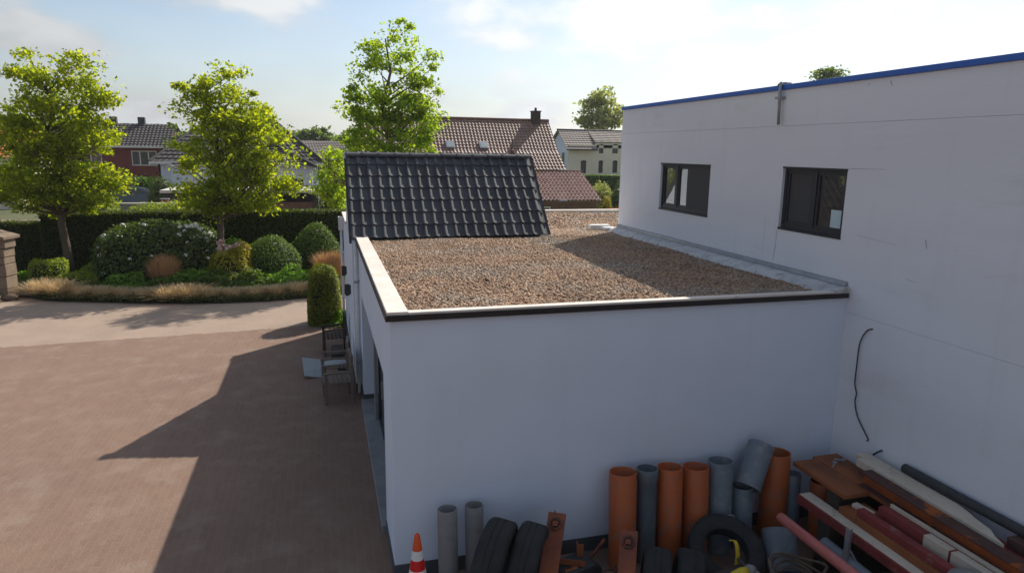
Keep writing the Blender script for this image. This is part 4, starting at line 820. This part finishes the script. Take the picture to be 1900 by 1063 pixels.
# pole, dark pipe, post, rod
pp = MB().tube([(0, 0, 0), (0, -0.02, 0), (0, -0.06, 0), (0, -3.5, 0.02)], [0.03, 0.052, 0.06, 0.06], 18).build('red_pole', m_pink, None); autosmooth(pp, 50); pp.location = (4.50, -1.05, 0.80); tag(pp, 'faded pinkish red pole with rounded end jutting out left of the stack', 'pole')
tr_ = thing('pole_trestle', 'low dark trestle carrying the faded red pole', 'trestle', (4.52, -2.6, zg))
MB().box(-0.25, 0.25, -0.05, 0.05, 0.66, 0.735).build('top_bar', m_dwood, tr_)
for s_ in (-1, 1): MB().tube([(s_*0.22, -0.03, 0.66), (s_*0.3, 0, 0)], 0.03, 8).build('leg', m_dwood, tr_)
pipe('dark_pipe', 'dark grey pipe lying low under the cream topped plank', (4.93, -1.35, 0.56), (4.90, -4.2, 0.54), 0.07, m_greypvc, 'grey pipe offcuts')
po = thing('angle_post', 'thin grey steel post standing upright in front of the stack', 'post', (4.88, -1.78, zg), R(20))
MB().box(-0.025, 0.025, -0.004, 0.004, 0, 0.98).build('flange', m_zinc, po); MB().box(-0.025, -0.017, 0.0045, 0.05, 0, 0.98).build('flange', m_zinc, po)
MB().tube([(0.02, 0, 0.72), (0.22, -0.38, 0.05)], 0.012, 8).build('brace_rod', m_zinc, po)
rb = thing('rubble_sack', 'grey torn rubble sack slumped at the front of the stack', 'sack', (5.2, -3.0, TB+0.2))
MB().lathe([(0.03, 0.26), (0.12, 0.24), (0.2, 0.16), (0.23, 0.07), (0.2, 0.0)], 16, Matrix.Diagonal((0.8, 1.2, 0.8, 1)), rfun=lambda i, k: 0.02*math.sin(k*2.3+i*1.9)).build('sack_body', m_rubble, rb, True)
# hoses, yellow strap and tool
hp = MB().lathe([(0.02, 0.34), (0.25, 0.32), (0.5, 0.22), (0.75, 0.10), (0.95, 0.0)], 26, Matrix.Diagonal((1.0, 0.62, 1.0, 1)), rfun=lambda i, k: 0.06*math.sin(k*1.9+i*2.3)+0.04*math.sin(k*3.7+i)).build('dirt_heap', m_soil, None, True)
hp.location = (4.02, -1.78, 0.0); tag(hp, 'low heap of dark dirt under the hose and the power tool', 'dirt heap')
hs = thing('hose_coil', 'tangled brown hose below the grey pipe offcut', 'hose', (4.35, -1.62, 0.24))
for k in range(4): MB().tube([(0.30*math.cos(a*0.45+k)*(0.8+0.1*k), 0.26*math.sin(a*0.45+k), 0.06+0.07*k+0.05*math.sin(a*0.9+k)) for a in range(15)], 0.016, 7).build('hose_loop', m_rope, hs, True)
tl = thing('grinder', 'yellow and grey power tool lying in the heap by the big tyre', 'tool', (3.62, -1.6, 0.47), R(15))
MB().tube([(-0.18, 0, 0.05), (-0.1, 0, 0.065), (0.02, 0, 0.07), (0.1, 0, 0.06)], [0.035, 0.05, 0.055, 0.05], 14).build('body', m_yellow, tl, True)
MB().tube([(0.1, 0, 0.06), (0.16, 0, 0.06), (0.22, 0, 0.05)], [0.05, 0.06, 0.04], 14).build('gear_head', m_rubble, tl, True)
MB().lathe([(0, 0.0), (0.09, 0.0), (0.095, 0.02), (0, 0.03)], 20, Matrix.Translation((0.2, 0, -0.02))).build('disc', m_rubble, tl)
MB().tube([(0.16, 0.05, 0.06), (0.17, 0.18, 0.09)], [0.018, 0.02], 10).build('side_handle', m_dark, tl)
bx_ = thing('tool_crate', 'dark crate under the yellow power tool', 'crate', (3.62, -1.6, zg), R(12))
for s_ in (-1, 1):
    MB().box(-0.28, 0.28, s_*0.2-0.012, s_*0.2+0.012, 0, 0.45).build('side', m_dwood, bx_); MB().box(s_*0.27-0.01, s_*0.27+0.01, -0.186, 0.186, 0, 0.45).build('end', m_dwood, bx_)
MB().box(-0.28, 0.28, -0.21, 0.21, 0.451, 0.462).build('lid', m_dwood, bx_)
st = thing('yellow_strap', 'bright yellow strap sticking up out of the heap', 'strap', (3.70, -1.35, 0.30))
sm = MB(); ptsS = [(-0.03, 0.03, 0.46), (-0.005, 0.0, 0.47), (0.02, -0.01, 0.42), (0.045, -0.01, 0.30), (0.05, 0.0, 0.15), (0.03, 0.0, -0.02)]
vs = []; 
for (x, y, z) in ptsS: vs += [(x-0.022, y, z), (x+0.022, y-0.01, z), (x+0.022, y, z+0.005), (x-0.022, y+0.01, z+0.005)]
fs = [(i*4+k, i*4+(k+1) % 4, i*4+4+(k+1) % 4, i*4+4+k) for i in range(5) for k in range(4)]+[(0, 1, 2, 3), (20, 21, 22, 23)]
sm.add(vs, fs).build('webbing', m_yellow, st, True)
o = MB().lathe([(0.03, 0.0), (0.045, 0.0), (0.045, 0.05), (0.03, 0.05)], 16, None, True).build('pipe_collar', m_zinc, None); o.location = (4.12, -0.62, 0.58); o.rotation_euler = (R(60), 0, 0.4)
tag(o, 'small zinc collar resting on the big leaning tyre', 'collar')

# ------------------------------------------------------------------ houses beyond the hedge
def windows(parent, mapf, rects, frame_m, glass_m, depth=0.1, t=0.09, mull=1):
    for (a, b, c, d) in rects:
        f = MB()
        def fb(a_, b_, c_, d_):
            P = [mapf(u, v, w_) for w_ in (depth-0.05, depth) for (u, v) in ((a_, c_), (b_, c_), (b_, d_), (a_, d_))]
            f.add(P, [(0, 1, 2, 3), (4, 5, 6, 7), (0, 1, 5, 4), (1, 2, 6, 5), (2, 3, 7, 6), (3, 0, 4, 7)])
        fb(a, a+t, c, d); fb(b-t, b, c, d); fb(a+t, b-t, c, c+t); fb(a+t, b-t, d-t, d)
        for k in range(mull): q = a+(b-a)*(k+1)/(mull+1); fb(q-t/2, q+t/2, c+t, d-t)
        w_ = f.build('window', frame_m, parent)
        p_ = MB().add([mapf(u, v, depth-0.02) for (u, v) in ((a+t*.5, c+t*.5), (b-t*.5, c+t*.5), (b-t*.5, d-t*.5), (a+t*.5, d-t*.5))], [(0, 1, 2, 3)]); p_.build('pane', glass_m, w_)
m_fglass = glassmat('far_glass', 0.3, (0.03, 0.035, 0.04))
# red brick house
rhse = thing('brick_house', 'dark red brick house with grey tiled roof and two chimneys, behind the left oaks', 'house')
rhse.location = (0.08, 0.875, -0.6); rhse.scale = (1.1187,)*3
fy = 60.0; fm = lambda u, v, d: (u, fy+d, v)
rw = [(-16.7, -13.9-0.75, 3.35, 4.65), (-21.6, -19.0, 3.35, 4.65), (-18.6, -15.8, 0.6, 2.0)]
MB().wall(fm, -26, -13.6, 0, 5.1, rw, 0.12).build('wall', m_brick, rhse)
MB().wall(lambda u, v, d: (-13.6-d, u, v), fy, fy+8, 0, 5.1, [], 0.12).add([(-13.6, fy, 5.1), (-13.6, fy+8, 5.1), (-13.6, fy+3.2, 7.0)], [(0, 1, 2)]).build('wall', m_brick, rhse)
windows(rhse, fm, rw, m_whitepl, m_fglass, mull=2)
MB().box(-19.3, -15.5, fy-1.2, fy-0.002, 2.25, 2.4).build('canopy', m_conc, rhse)
rf = tile_slope('roof', (-26.2, fy-0.45, 5.0), (-13.3, fy-0.45, 5.0), (-13.3, fy+2.6, 7.05), (-26.2, fy+2.6, 7.05), 42, 10, m_rooftile_d, rhse, 0.05, 0.06, 4)
tile_slope('roof', (-13.3, fy+8.4, 5.0), (-26.2, fy+8.4, 5.0), (-26.2, fy+2.6, 7.05), (-13.3, fy+2.6, 7.05), 10, 10, m_rooftile_d, rhse, 0.05, 0.06, 4)
MB().box(-26.3, -13.2, fy-0.55, fy-0.46, 4.9, 5.05).build('gutter', m_whitepl, rhse)
for x in (-18.5, -16.2): MB().box(x-0.28, x+0.28, fy+2.4, fy+2.9, 6.8, 7.62).build('chimney', m_dark, rf, bevel=0.02)
# white bungalow
bun = thing('white_bungalow', 'white house with dark hipped roof behind the middle oak', 'house')
by = 48.0; bm_ = lambda u, v, d: (u, by+d, v)
bw = [(-9.6, -7.2, 1.5, 3.0), (-3.9, -1.9, 1.2, 3.1)]
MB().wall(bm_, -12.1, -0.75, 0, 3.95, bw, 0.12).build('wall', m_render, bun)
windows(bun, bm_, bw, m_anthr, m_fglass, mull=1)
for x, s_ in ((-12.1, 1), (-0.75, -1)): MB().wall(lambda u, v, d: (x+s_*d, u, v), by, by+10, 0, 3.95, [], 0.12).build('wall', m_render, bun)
ex0, ex1, ez, rz_, rx0, rx1 = -12.6, -0.3, 3.95, 7.9, -8.2, -5.0
tile_slope('roof', (ex0, by-0.5, ez), (ex1, by-0.5, ez), (rx1, by+4.8, rz_), (rx0, by+4.8, rz_), 30, 15, m_rooftile_d, bun, 0.05, 0.06, 4)
tile_slope('roof', (ex1, by-0.5, ez), (ex1, by+10.5, ez), (rx1, by+5.2, rz_), (rx1, by+4.8, rz_), 24, 15, m_rooftile_d, bun, 0.05, 0.06, 4)
tile_slope('roof', (ex0, by+10.5, ez), (ex0, by-0.5, ez), (rx0, by+4.8, rz_), (rx0, by+5.2, rz_), 24, 15, m_rooftile_d, bun, 0.05, 0.06, 4)
for (a, b) in (((ex1, by-0.5, ez), (rx1, by+4.8, rz_)), ((ex0, by-0.5, ez), (rx0, by+4.8, rz_)), ((rx0, by+4.8, rz_), (rx1, by+4.8, rz_))):
    MB().tube([Vector(a)+Vector((0, 0, .06)), Vector(b)+Vector((0, 0, .06))], 0.11, 8).build('hip_ridge', m_rooftile_d, bun)
MB().box(ex0, ex1, by-0.6, by-0.51, ez-0.14, ez+0.02).build('gutter', m_whitepl, bun)
# front wing
wy = by-2.2
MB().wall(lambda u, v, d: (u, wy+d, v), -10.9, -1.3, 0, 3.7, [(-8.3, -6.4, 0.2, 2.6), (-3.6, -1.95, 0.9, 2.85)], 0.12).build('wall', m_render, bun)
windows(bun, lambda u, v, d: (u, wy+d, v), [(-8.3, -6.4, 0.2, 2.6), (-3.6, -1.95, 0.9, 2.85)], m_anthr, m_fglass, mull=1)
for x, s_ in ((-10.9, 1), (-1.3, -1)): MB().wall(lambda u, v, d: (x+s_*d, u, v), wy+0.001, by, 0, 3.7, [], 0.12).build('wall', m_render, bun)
tile_slope('roof', (-11.2, wy-0.35, 3.68), (-0.95, wy-0.35, 3.68), (-4.2, by+0.8, 5.35), (-7.6, by+0.8, 5.35), 26, 9, m_rooftile_d, bun, 0.05, 0.06, 4)
tile_slope('roof', (-0.95, wy-0.35, 3.68), (-0.95, by+0.9, 3.96), (-4.15, by+0.9, 5.35), (-4.2, by+0.8, 5.35), 10, 9, m_rooftile_d, bun, 0.05, 0.06, 4)
MB().tube([(-0.95, wy-0.35, 3.76), (-4.2, by+0.8, 5.43)], 0.1, 8).build('hip_ridge', m_rooftile_d, bun)
# carport
cpt = thing('carport', 'long flat-roofed carport with white roof edge behind the hedge', 'carport')
MB().box(-9.9, -0.75, 37.0, 40.5, 2.34, 2.52).build('roof_slab', m_pale, cpt, bevel=0.02)
MB().box(-9.8, -0.9, 40.0, 40.2, 0, 2.339).build('back_wall', m_dark, cpt)
MB().box(-9.75, -7.6, 37.3, 37.45, 0, 2.339).build('side_screen', m_dark, cpt)
MB().box(-4.6, -0.95, 37.3, 37.45, 0, 1.75).build('side_screen', m_brownbrick, cpt)
for x in (-7.4, -4.9, -1.1): MB().box(x-0.07, x+0.07, 37.12, 37.26, 0, 2.339).build('post', m_dwood, cpt)
gw = thing('garden_wall', 'low dark grey garden wall with pale cap between hedge and car', 'wall', (0, 0, 0))
for k in range(6): MB().box(-14.6+k*1.1, -14.6+k*1.1+1.08, 33.0, 33.15, 0, 2.0).build('panel', m_conc, gw)
MB().box(-14.7, -8.0, 32.95, 33.2, 2.001, 2.08).build('cap', m_pale, gw)
o = thing('gate_post', 'short orange brown timber post beside the carport', 'post', (-9.45, 36.0, 0)); MB().box(-0.2, 0.2, -0.12, 0.12, 0, 2.05).build('post', m_rustplate, o); MB().box(-0.24, 0.24, -0.16, 0.16, 2.051, 2.1).build('cap', m_conc, o)
# parked car, front three-quarter, side on
car = thing('parked_car', 'dark grey blue estate car parked in front of the brick house', 'car', (at(252, 355, 59.0).x, 59.0, 0.0), R(6))
side = [(-2.2, 0.35), (-2.22, 0.75), (-2.1, 0.98), (-1.75, 1.06), (-1.35, 1.42), (-0.9, 1.52), (0.3, 1.52), (0.75, 1.42), (1.25, 1.02), (2.0, 0.92), (2.2, 0.75), (2.22, 0.38), (1.9, 0.28), (-1.9, 0.28)]
cbm = MB(); secs = [(-0.9, 0.0, 0.90), (-0.86, 0.02, 1.0), (-0.62, 0.0, 1.0), (0.62, 0.0, 1.0), (0.86, 0.02, 1.0), (0.9, 0.0, 0.90)]
vs = []; ns = len(side)
for (y, _, s_) in secs:
    for (x, z) in side:
        yy = y*(0.80 if z > 1.2 else 1.0); vs.append((x*(0.985 if abs(y) > 0.88 else 1.0), yy, z))
fs = [(j*ns+k, j*ns+(k+1) % ns, (j+1)*ns+(k+1) % ns, (j+1)*ns+k) for j in range(len(secs)-1) for k in range(ns)]+[tuple(range(ns)), tuple(range((len(secs)-1)*ns, len(secs)*ns))]
cb_ = autosmooth(cbm.add(vs, fs).build('body', m_carpaint, car), 35)
sg = [(-1.55, 1.08), (-1.22, 1.38), (-0.85, 1.46), (0.28, 1.46), (0.66, 1.38), (1.02, 1.06)]
for s_ in (-1, 1):
    MB().add([(x, s_*(0.915 if z < 1.2 else 0.765), z) for x, z in sg], [tuple(range(6))]).build('side_window', m_fglass, cb_)
MB().add([(1.29, -0.68, 1.03), (1.29, 0.68, 1.03), (0.80, 0.62, 1.42), (0.80, -0.62, 1.42)], [(0, 1, 2, 3)]).build('windscreen', m_fglass, cb_)
for x in (-1.38, 1.38):
    for s_ in (-1, 1):
        w_ = MB().lathe([(0.20, -0.1), (0.30, -0.11), (0.33, -0.06), (0.33, 0.06), (0.30, 0.11), (0.20, 0.1)], 24, Matrix.Translation((x, s_*0.84, 0.33)) @ Matrix.Rotation(math.pi/2, 4, 'X')).build('wheel', m_tyre, car, True)
        MB().lathe([(0.0, 0.0), (0.06, 0.02), (0.2, 0.03), (0.21, 0.0)], 20, Matrix.Translation((x, s_*0.93, 0.33)) @ Matrix.Rotation(-s_*math.pi/2, 4, 'X')).build('rim', m_zinc, w_)
for s_ in (-1, 1): MB().box(2.12, 2.235, s_*0.68-0.16, s_*0.68+0.16, 0.66, 0.80).build('headlight', m_whitepl, car, bevel=0.02); MB().box(-2.235, -2.12, s_*0.72-0.1, s_*0.72+0.1, 0.75, 0.95).build('tail_light', m_conered2, car, bevel=0.02)
# orange roofed house, far left
oh = thing('orange_roofed_house', 'house with bright orange tiled roof glimpsed at the far left edge', 'house')
MB().wall(lambda u, v, d: (u, 55+d, v), -33, -23.6, 0, 4.2, [(-27, -25, 1.2, 2.8)], 0.12).build('wall', m_creamwall, oh); windows(oh, lambda u, v, d: (u, 55+d, v), [(-27, -25, 1.2, 2.8)], m_whitepl, m_fglass)
MB().wall(lambda u, v, d: (-23.6-d, u, v), 55.001, 63, 0, 4.2, [], 0.12).build('wall', m_creamwall, oh)
tile_slope('roof', (-33.4, 54.6, 4.0), (-23.2, 54.6, 4.0), (-23.2, 59, 6.4), (-33.4, 59, 6.4), 30, 12, m_roofor, oh, 0.05, 0.06, 4); tile_slope('roof', (-23.2, 63.4, 4.0), (-33.4, 63.4, 4.0), (-33.4, 59, 6.4), (-23.2, 59, 6.4), 10, 12, m_roofor, oh, 0.05, 0.06, 4)
# grey roofed house between the bungalow and the tallest oak
gh = thing('grey_roofed_house', 'distant house with grey roof right of the white bungalow roof', 'house')
MB().wall(lambda u, v, d: (u, 80+d, v), -4.4, 3.2, 0, 3.8, [(-2, 0, 1.2, 2.6)], 0.12).build('wall', m_brick, gh); windows(gh, lambda u, v, d: (u, 80+d, v), [(-2, 0, 1.2, 2.6)], m_whitepl, m_fglass)
MB().wall(lambda u, v, d: (3.2-d, u, v), 80.001, 88, 0, 3.8, [], 0.12).build('wall', m_brick, gh)
tile_slope('roof', (-5, 79.6, 3.7), (3.6, 79.6, 3.7), (2.0, 83.8, 6.0), (-5, 83.8, 6.0), 22, 12, m_roofgrey, gh, 0.05, 0.06, 4); tile_slope('roof', (3.6, 79.6, 3.7), (3.6, 88.4, 3.7), (2.0, 84.0, 6.0), (2.0, 83.8, 6.0), 22, 12, m_roofgrey, gh, 0.05, 0.06, 4)
MB().box(-2.9, -2.1, 80.6, 81.6, 4.5, 5.2).build('dormer', m_dark, gh)
# farmhouse with brown roof
fh = thing('brown_roofed_farmhouse', 'large farmhouse with brown pantiled roof, chimney and lean-to behind the gable', 'house')
XR = 15.85
m1 = tile_slope('roof', (2.0, 39.5, 5.05), (XR, 39.5, 5.05), (XR, 42.0, 7.32), (2.0, 42.0, 7.32), 56, 11, m_rooftile_b, fh, 0.05, 0.05, 5)
tile_slope('roof', (2.0, 38.0, 3.84), (XR+0.12, 38.0, 3.84), (XR, 39.52, 5.10), (2.0, 39.52, 5.10), 56, 6, m_rooftile_b, fh, 0.05, 0.05, 5)
tile_slope('roof', (XR, 46.0, 3.8), (2.0, 46.0, 3.8), (2.0, 42.0, 7.32), (XR, 42.0, 7.32), 20, 16, m_rooftile_b, fh, 0.05, 0.05, 4)
MB().tube([(2, 42, 7.33), (XR+0.03, 42, 7.33)], 0.12, 8).build('ridge', m_brownbrick, fh)
MB().wall(lambda u, v, d: (u, 38.25+d, v), 2.2, XR-0.25, 0, 3.82, [], 0.2).build('wall', m_brownbrick, fh)
gx = XR-0.22
MB().add([(gx, 38.4, 0), (gx, 45.7, 0), (gx, 45.7, 3.8), (gx, 42.0, 7.1), (gx, 39.5, 4.95), (gx, 38.4, 3.8)], [tuple(range(6))]).build('gable_wall', m_creamwall, fh)
chm = MB().box(14.55, 15.12, 41.6, 42.3, 6.9, 7.95).build('chimney', m_dwood, fh, bevel=0.01); MB().box(14.5, 15.17, 41.55, 42.35, 7.951, 8.02).build('chimney_cap', m_dark, chm); MB().tube([(14.83, 41.95, 8.0), (14.83, 41.95, 8.25)], 0.09, 10).build('flue', m_dark, chm)
for (u, v) in ((836, 272), (898, 273)):
    c = at(u, v, 39.7); s_ = math.atan2(2.27, 2.5); mt = Matrix.Translation((c.x, 39.85, 5.05+0.35*2.27/2.5+0.07)) @ Matrix.Rotation(s_, 4, 'X')
    sk = MB().box(-0.30, 0.30, -0.34, 0.34, 0, 0.09, mt).build('skylight', m_zinc, fh); MB().box(-0.23, 0.23, -0.27, 0.27, 0.091, 0.1, mt).build('pane', glassmat('skylight_glass', 0.5, (0.25, 0.28, 0.3)), sk)
vp = at(950, 285, 39.3); MB().tube([(vp.x, 39.3, 4.9), (vp.x, 39.3, 5.75)], 0.05, 8).build('vent_pipe', m_dark, fh)
MB().lathe([(0.02, 0.3), (0.16, 0.2), (0.2, 0)], 12, Matrix.Translation((vp.x, 39.2, 4.95))).build('vent_cowl', m_brownbrick, fh)
tile_slope('lean_to_roof', (8.0, 34.0, 1.98), (17.0, 34.0, 1.98), (17.05, 38.0, 3.70), (8.0, 38.0, 3.70), 34, 10, m_rooftile_l, fh, 0.10, 0.09, 6)
MB().tube([(8, 38.02, 3.74), (17.1, 38.02, 3.74)], 0.09, 8).build('lean_to_ridge', m_brownbrick, fh)
MB().wall(lambda u, v, d: (u, 34.3+d, v), 8.1, 16.75, 0, 1.95, [(12.2, 13.6, 0.5, 1.6)], 0.15).build('lean_to_wall', m_brownbrick, fh); windows(fh, lambda u, v, d: (u, 34.3+d, v), [(12.2, 13.6, 0.5, 1.6)], m_whitepl, m_fglass)
MB().add([(16.75, 34.3, 0), (16.75, 38.0, 0), (16.75, 38.0, 3.6), (16.75, 34.3, 1.95)], [(0, 1, 2, 3)]).build('lean_to_wall', m_brownbrick, fh)
MB().box(8, 17.1, 33.9, 33.99, 1.86, 1.98).build('gutter', m_brownbrick, fh)
# cream house
ch_ = thing('cream_house', 'two-storey cream house with grey roof left of the hall, behind the farmhouse', 'house')
cy = 56.0; cm_ = lambda u, v, d: (u, cy+d, v)
def uvr(u0, u1, v0, v1): a = at(u0, v1, cy); b = at(u1, v0, cy); return (round(a.x, 3), round(b.x, 3), round(a.z, 3), round(b.z, 3))
cw = [uvr(1077, 1088, 300, 322), uvr(1110, 1119, 300, 321), uvr(1136, 1146, 300, 321), uvr(1111, 1120, 270, 285), uvr(1136, 1147, 270, 285)]
MB().wall(cm_, 22.7, 33, 0, 5.5, cw, 0.16).build('wall', m_creamwall, ch_)
windows(ch_, cm_, cw, m_anthr, m_fglass, depth=0.14, t=0.06, mull=0)
for (a, b, c, d) in cw:
    n_ = 8; arc = [(a-0.06+(b-a+0.12)*k/n_, d-0.005+0.12*math.sin(math.pi*k/n_)) for k in range(n_+1)]
    MB().prism(arc, cy-0.03, cy-0.003, 'Y').build('arch_head', m_anthr, ch_)
gxx = 22.72
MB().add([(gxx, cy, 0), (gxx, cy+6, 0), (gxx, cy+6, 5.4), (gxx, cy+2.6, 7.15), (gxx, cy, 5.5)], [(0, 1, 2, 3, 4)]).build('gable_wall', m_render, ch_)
for (y0, y1) in ((cy+1.2, cy+1.9), (cy+3.4, cy+4.1)): w_ = MB().box(gxx-0.03, gxx-0.004, y0, y1, 3.7, 5.0).build('window', m_anthr, ch_); MB().box(gxx-0.04, gxx-0.031, y0+0.07, y1-0.07, 3.77, 4.93).build('pane', m_fglass, w_)
tile_slope('roof', (22.4, cy-0.4, 5.35), (25.6, cy-0.4, 5.35), (25.6, cy+2.6, 7.25), (22.4, cy+2.6, 7.25), 10, 9, m_roofgrey, ch_, 0.02, 0.05, 4)
tile_slope('roof', (25.6, cy+0.3, 6.02), (34, cy+0.3, 6.02), (34, cy+2.6, 7.25), (25.6, cy+2.6, 7.25), 10, 7, m_roofgrey, ch_, 0.02, 0.05, 4)
tile_slope('roof', (34, cy+6.5, 5.3), (22.4, cy+6.5, 5.3), (22.4, cy+2.6, 7.25), (34, cy+2.6, 7.25), 10, 7, m_roofgrey, ch_, 0.02, 0.05, 4)
MB().box(22.35, 25.6, cy-0.5, cy-0.41, 5.25, 5.4).build('gutter', m_dark, ch_); MB().wall(cm_, 25.6, 33, 5.502, 6.02, [], 0.3).build('parapet', m_creamwall, ch_); MB().box(25.55, 33, cy-0.06, cy+0.3, 6.021, 6.1).build('cornice', m_dark, ch_)
MB().tube([(22.35, cy+2.6, 7.27), (34, cy+2.6, 7.27)], 0.1, 8).build('ridge', m_dark, ch_)
# garden by the cream house
hedge('clipped_hedge', 'clipped green hedge in front of the cream house', 20.8, 32.0, 49.5, 50.7, 3.05, l_box, 14000, 0.14, 71)
bush('round_shrub', 'rounded grey green shrub in front of the hedge by the cream house', (19.9, 41.0, 0), (1.2, 1.1, 2.75), l_pale, 3500, 0.14, seed=72)
bush('round_shrub', 'dark rounded shrub closest to the hall, by the cream house', (21.6, 40.5, 0), (1.2, 1.2, 2.85), l_dark, 3500, 0.14, seed=73)
bush('golden_shrub', 'small bright yellow shrub at the end of the lean-to', (18.0, 35.5, 0), (0.5, 0.45, 2.0), l_yellow, 1500, 0.13, seed=74)
fb_ = bush('red_shrub', 'small red flowering plant at the foot of the lean-to', (17.7, 33.6, 0), (0.45, 0.4, 1.4), l_green, 700, 0.12, seed=75); blossom(fb_, [(random.uniform(-.4, .4), random.uniform(-.4, .0), random.uniform(1.05, 1.5)) for _ in range(14)], m_conered2, 0.12)
wp = thing('washing_post', 'pale T-shaped washing post on the lawn beside the hall', 'post', (19.7, 37.0, 0)); MB().tube([(0, 0, 0), (0, 0, 2.5)], 0.06, 8).build('pole', m_whitepl, wp); MB().box(-0.2, 1.4, -0.06, 0.06, 2.5, 2.58).build('crossbar', m_whitepl, wp)
# far trees
tree('far_tree', 'pale bare-looking tree behind the cream house roof', (33.4, 75, 0), [(1108, 185, 28, 20), (1090, 210, 24, 22), (1130, 210, 24, 24), (1110, 230, 40, 18), (1110, 265, 30, 20)], 75, l_pale, 0.28, dens=0.3, lsize=0.5, per=26, seed=81, cr=0.7, jit=0.5)
tree('far_tree', 'treetop showing just above the blue roof edge of the hall', (55.3, 60, 0), [(1537, 145, 32, 18), (1530, 180, 50, 25), (1530, 220, 55, 30)], 60, l_far, 0.28, dens=0.5, lsize=0.4, per=26, seed=82, cr=0.6, jit=0.3)
tree('far_tree', 'dark round distant tree behind the grey roofed house', (-1.2, 100, 0), [(565, 252, 22, 12), (595, 250, 26, 13), (580, 270, 40, 14)], 100, l_far, 0.3, dens=0.25, lsize=0.6, per=26, seed=83, cr=0.8, jit=0.4)
tree('far_tree', 'distant tree between the brick house and the middle oak', (-13.0, 66, 0), [(330, 245, 18, 18), (345, 270, 28, 24), (330, 300, 25, 20)], 66, l_far, 0.25, dens=0.3, lsize=0.45, per=26, seed=84, cr=0.6, jit=0.3)
tree('far_tree', 'distant treetop between tiled gable trees and farmhouse roof', (4.3, 95, 0), [(650, 258, 20, 12), (690, 255, 25, 14), (660, 275, 40, 14)], 95, l_far, 0.3, dens=0.25, lsize=0.6, per=26, seed=85, cr=0.8, jit=0.4)
tree('far_tree', 'broad dark tree at the far left behind the twin-lobed oak', (-19.5, 40, 0), [(20, 310, 45, 30), (60, 330, 40, 35), (30, 350, 50, 30)], 40, l_far, 0.2, dens=0.5, lsize=0.28, per=26, seed=86, cr=0.45, jit=0.2)
bush('garden_shrub', 'bright lime shrub beside the dark grey garden wall', (-11.6, 31.5, 0), (1.3, 1.0, 2.35), l_lime, 3000, 0.12, seed=87)
bush('garden_shrub', 'long low lime green shrub right behind the tall hedge top', (-8.2, 29.5, 0), (2.0, 0.8, 2.18), l_lime, 4500, 0.11, seed=88, power=3)
bush('garden_shrub', 'dark clipped shrub before the white bungalow wall', (-11.2, 44.0, 0), (0.9, 0.8, 2.9), l_dark, 2500, 0.13, seed=89)
bush('garden_shrub', 'green leafy shrub at the door of the brick house', (at(268, 335, 63.0).x, 63.0, 0), (1.3, 1.0, 2.4), l_green, 2000, 0.16, seed=90, bumps=0.15)
bush('garden_shrub', 'dark conifer shrub beside the parked car', (-11.9, 46.5, 0), (0.8, 0.8, 2.3), l_dark, 2000, 0.13, seed=91)
bush('garden_shrub', 'dark green shrub right of the carport behind the hedge', (0.1, 32.5, 0), (1.5, 1.2, 2.7), l_dark, 3000, 0.13, seed=92)
# distant tree belt
rng = np.random.default_rng(99); k = 26000
a_ = rng.uniform(-60, 80, k); d_ = rng.uniform(240, 300, k); hh = 7+3*np.sin(a_*0.9)+2*np.sin(a_*2.7+1)+1.2*np.sin(a_*7.1)
C = np.stack([CAM.x+d_*np.sin(np.radians(a_)), CAM.y+d_*np.cos(np.radians(a_)), np.abs(hh)*rng.uniform(0, 1, k)**0.7], 1)
v_, f_ = leaves(C, 2.2, upbias=0.3, aspect=0.8); o = np_mesh('distant_woodland', v_, f_, l_far, kind='stuff'); o['label'] = 'distant belt of trees along the horizon'; o['category'] = 'woodland'

# ------------------------------------------------------------------ thin summer haze
hm_ = bpy.data.materials.new('haze'); hm_.use_nodes = True; N, L = hm_.node_tree.nodes, hm_.node_tree.links
N.remove(N['Principled BSDF']); pv_ = N.new('ShaderNodeVolumePrincipled'); pv_.inputs['Color'].default_value = (0.92, 0.95, 1.0, 1); pv_.inputs['Density'].default_value = 0.0003; pv_.inputs['Anisotropy'].default_value = 0.35
L.new(pv_.outputs[0], N['Material Output'].inputs['Volume'])
hb = MB().box(-2600, 2600, -2600, 2600, -1.0, 18.0).build('haze', hm_); hb['kind'] = 'stuff'
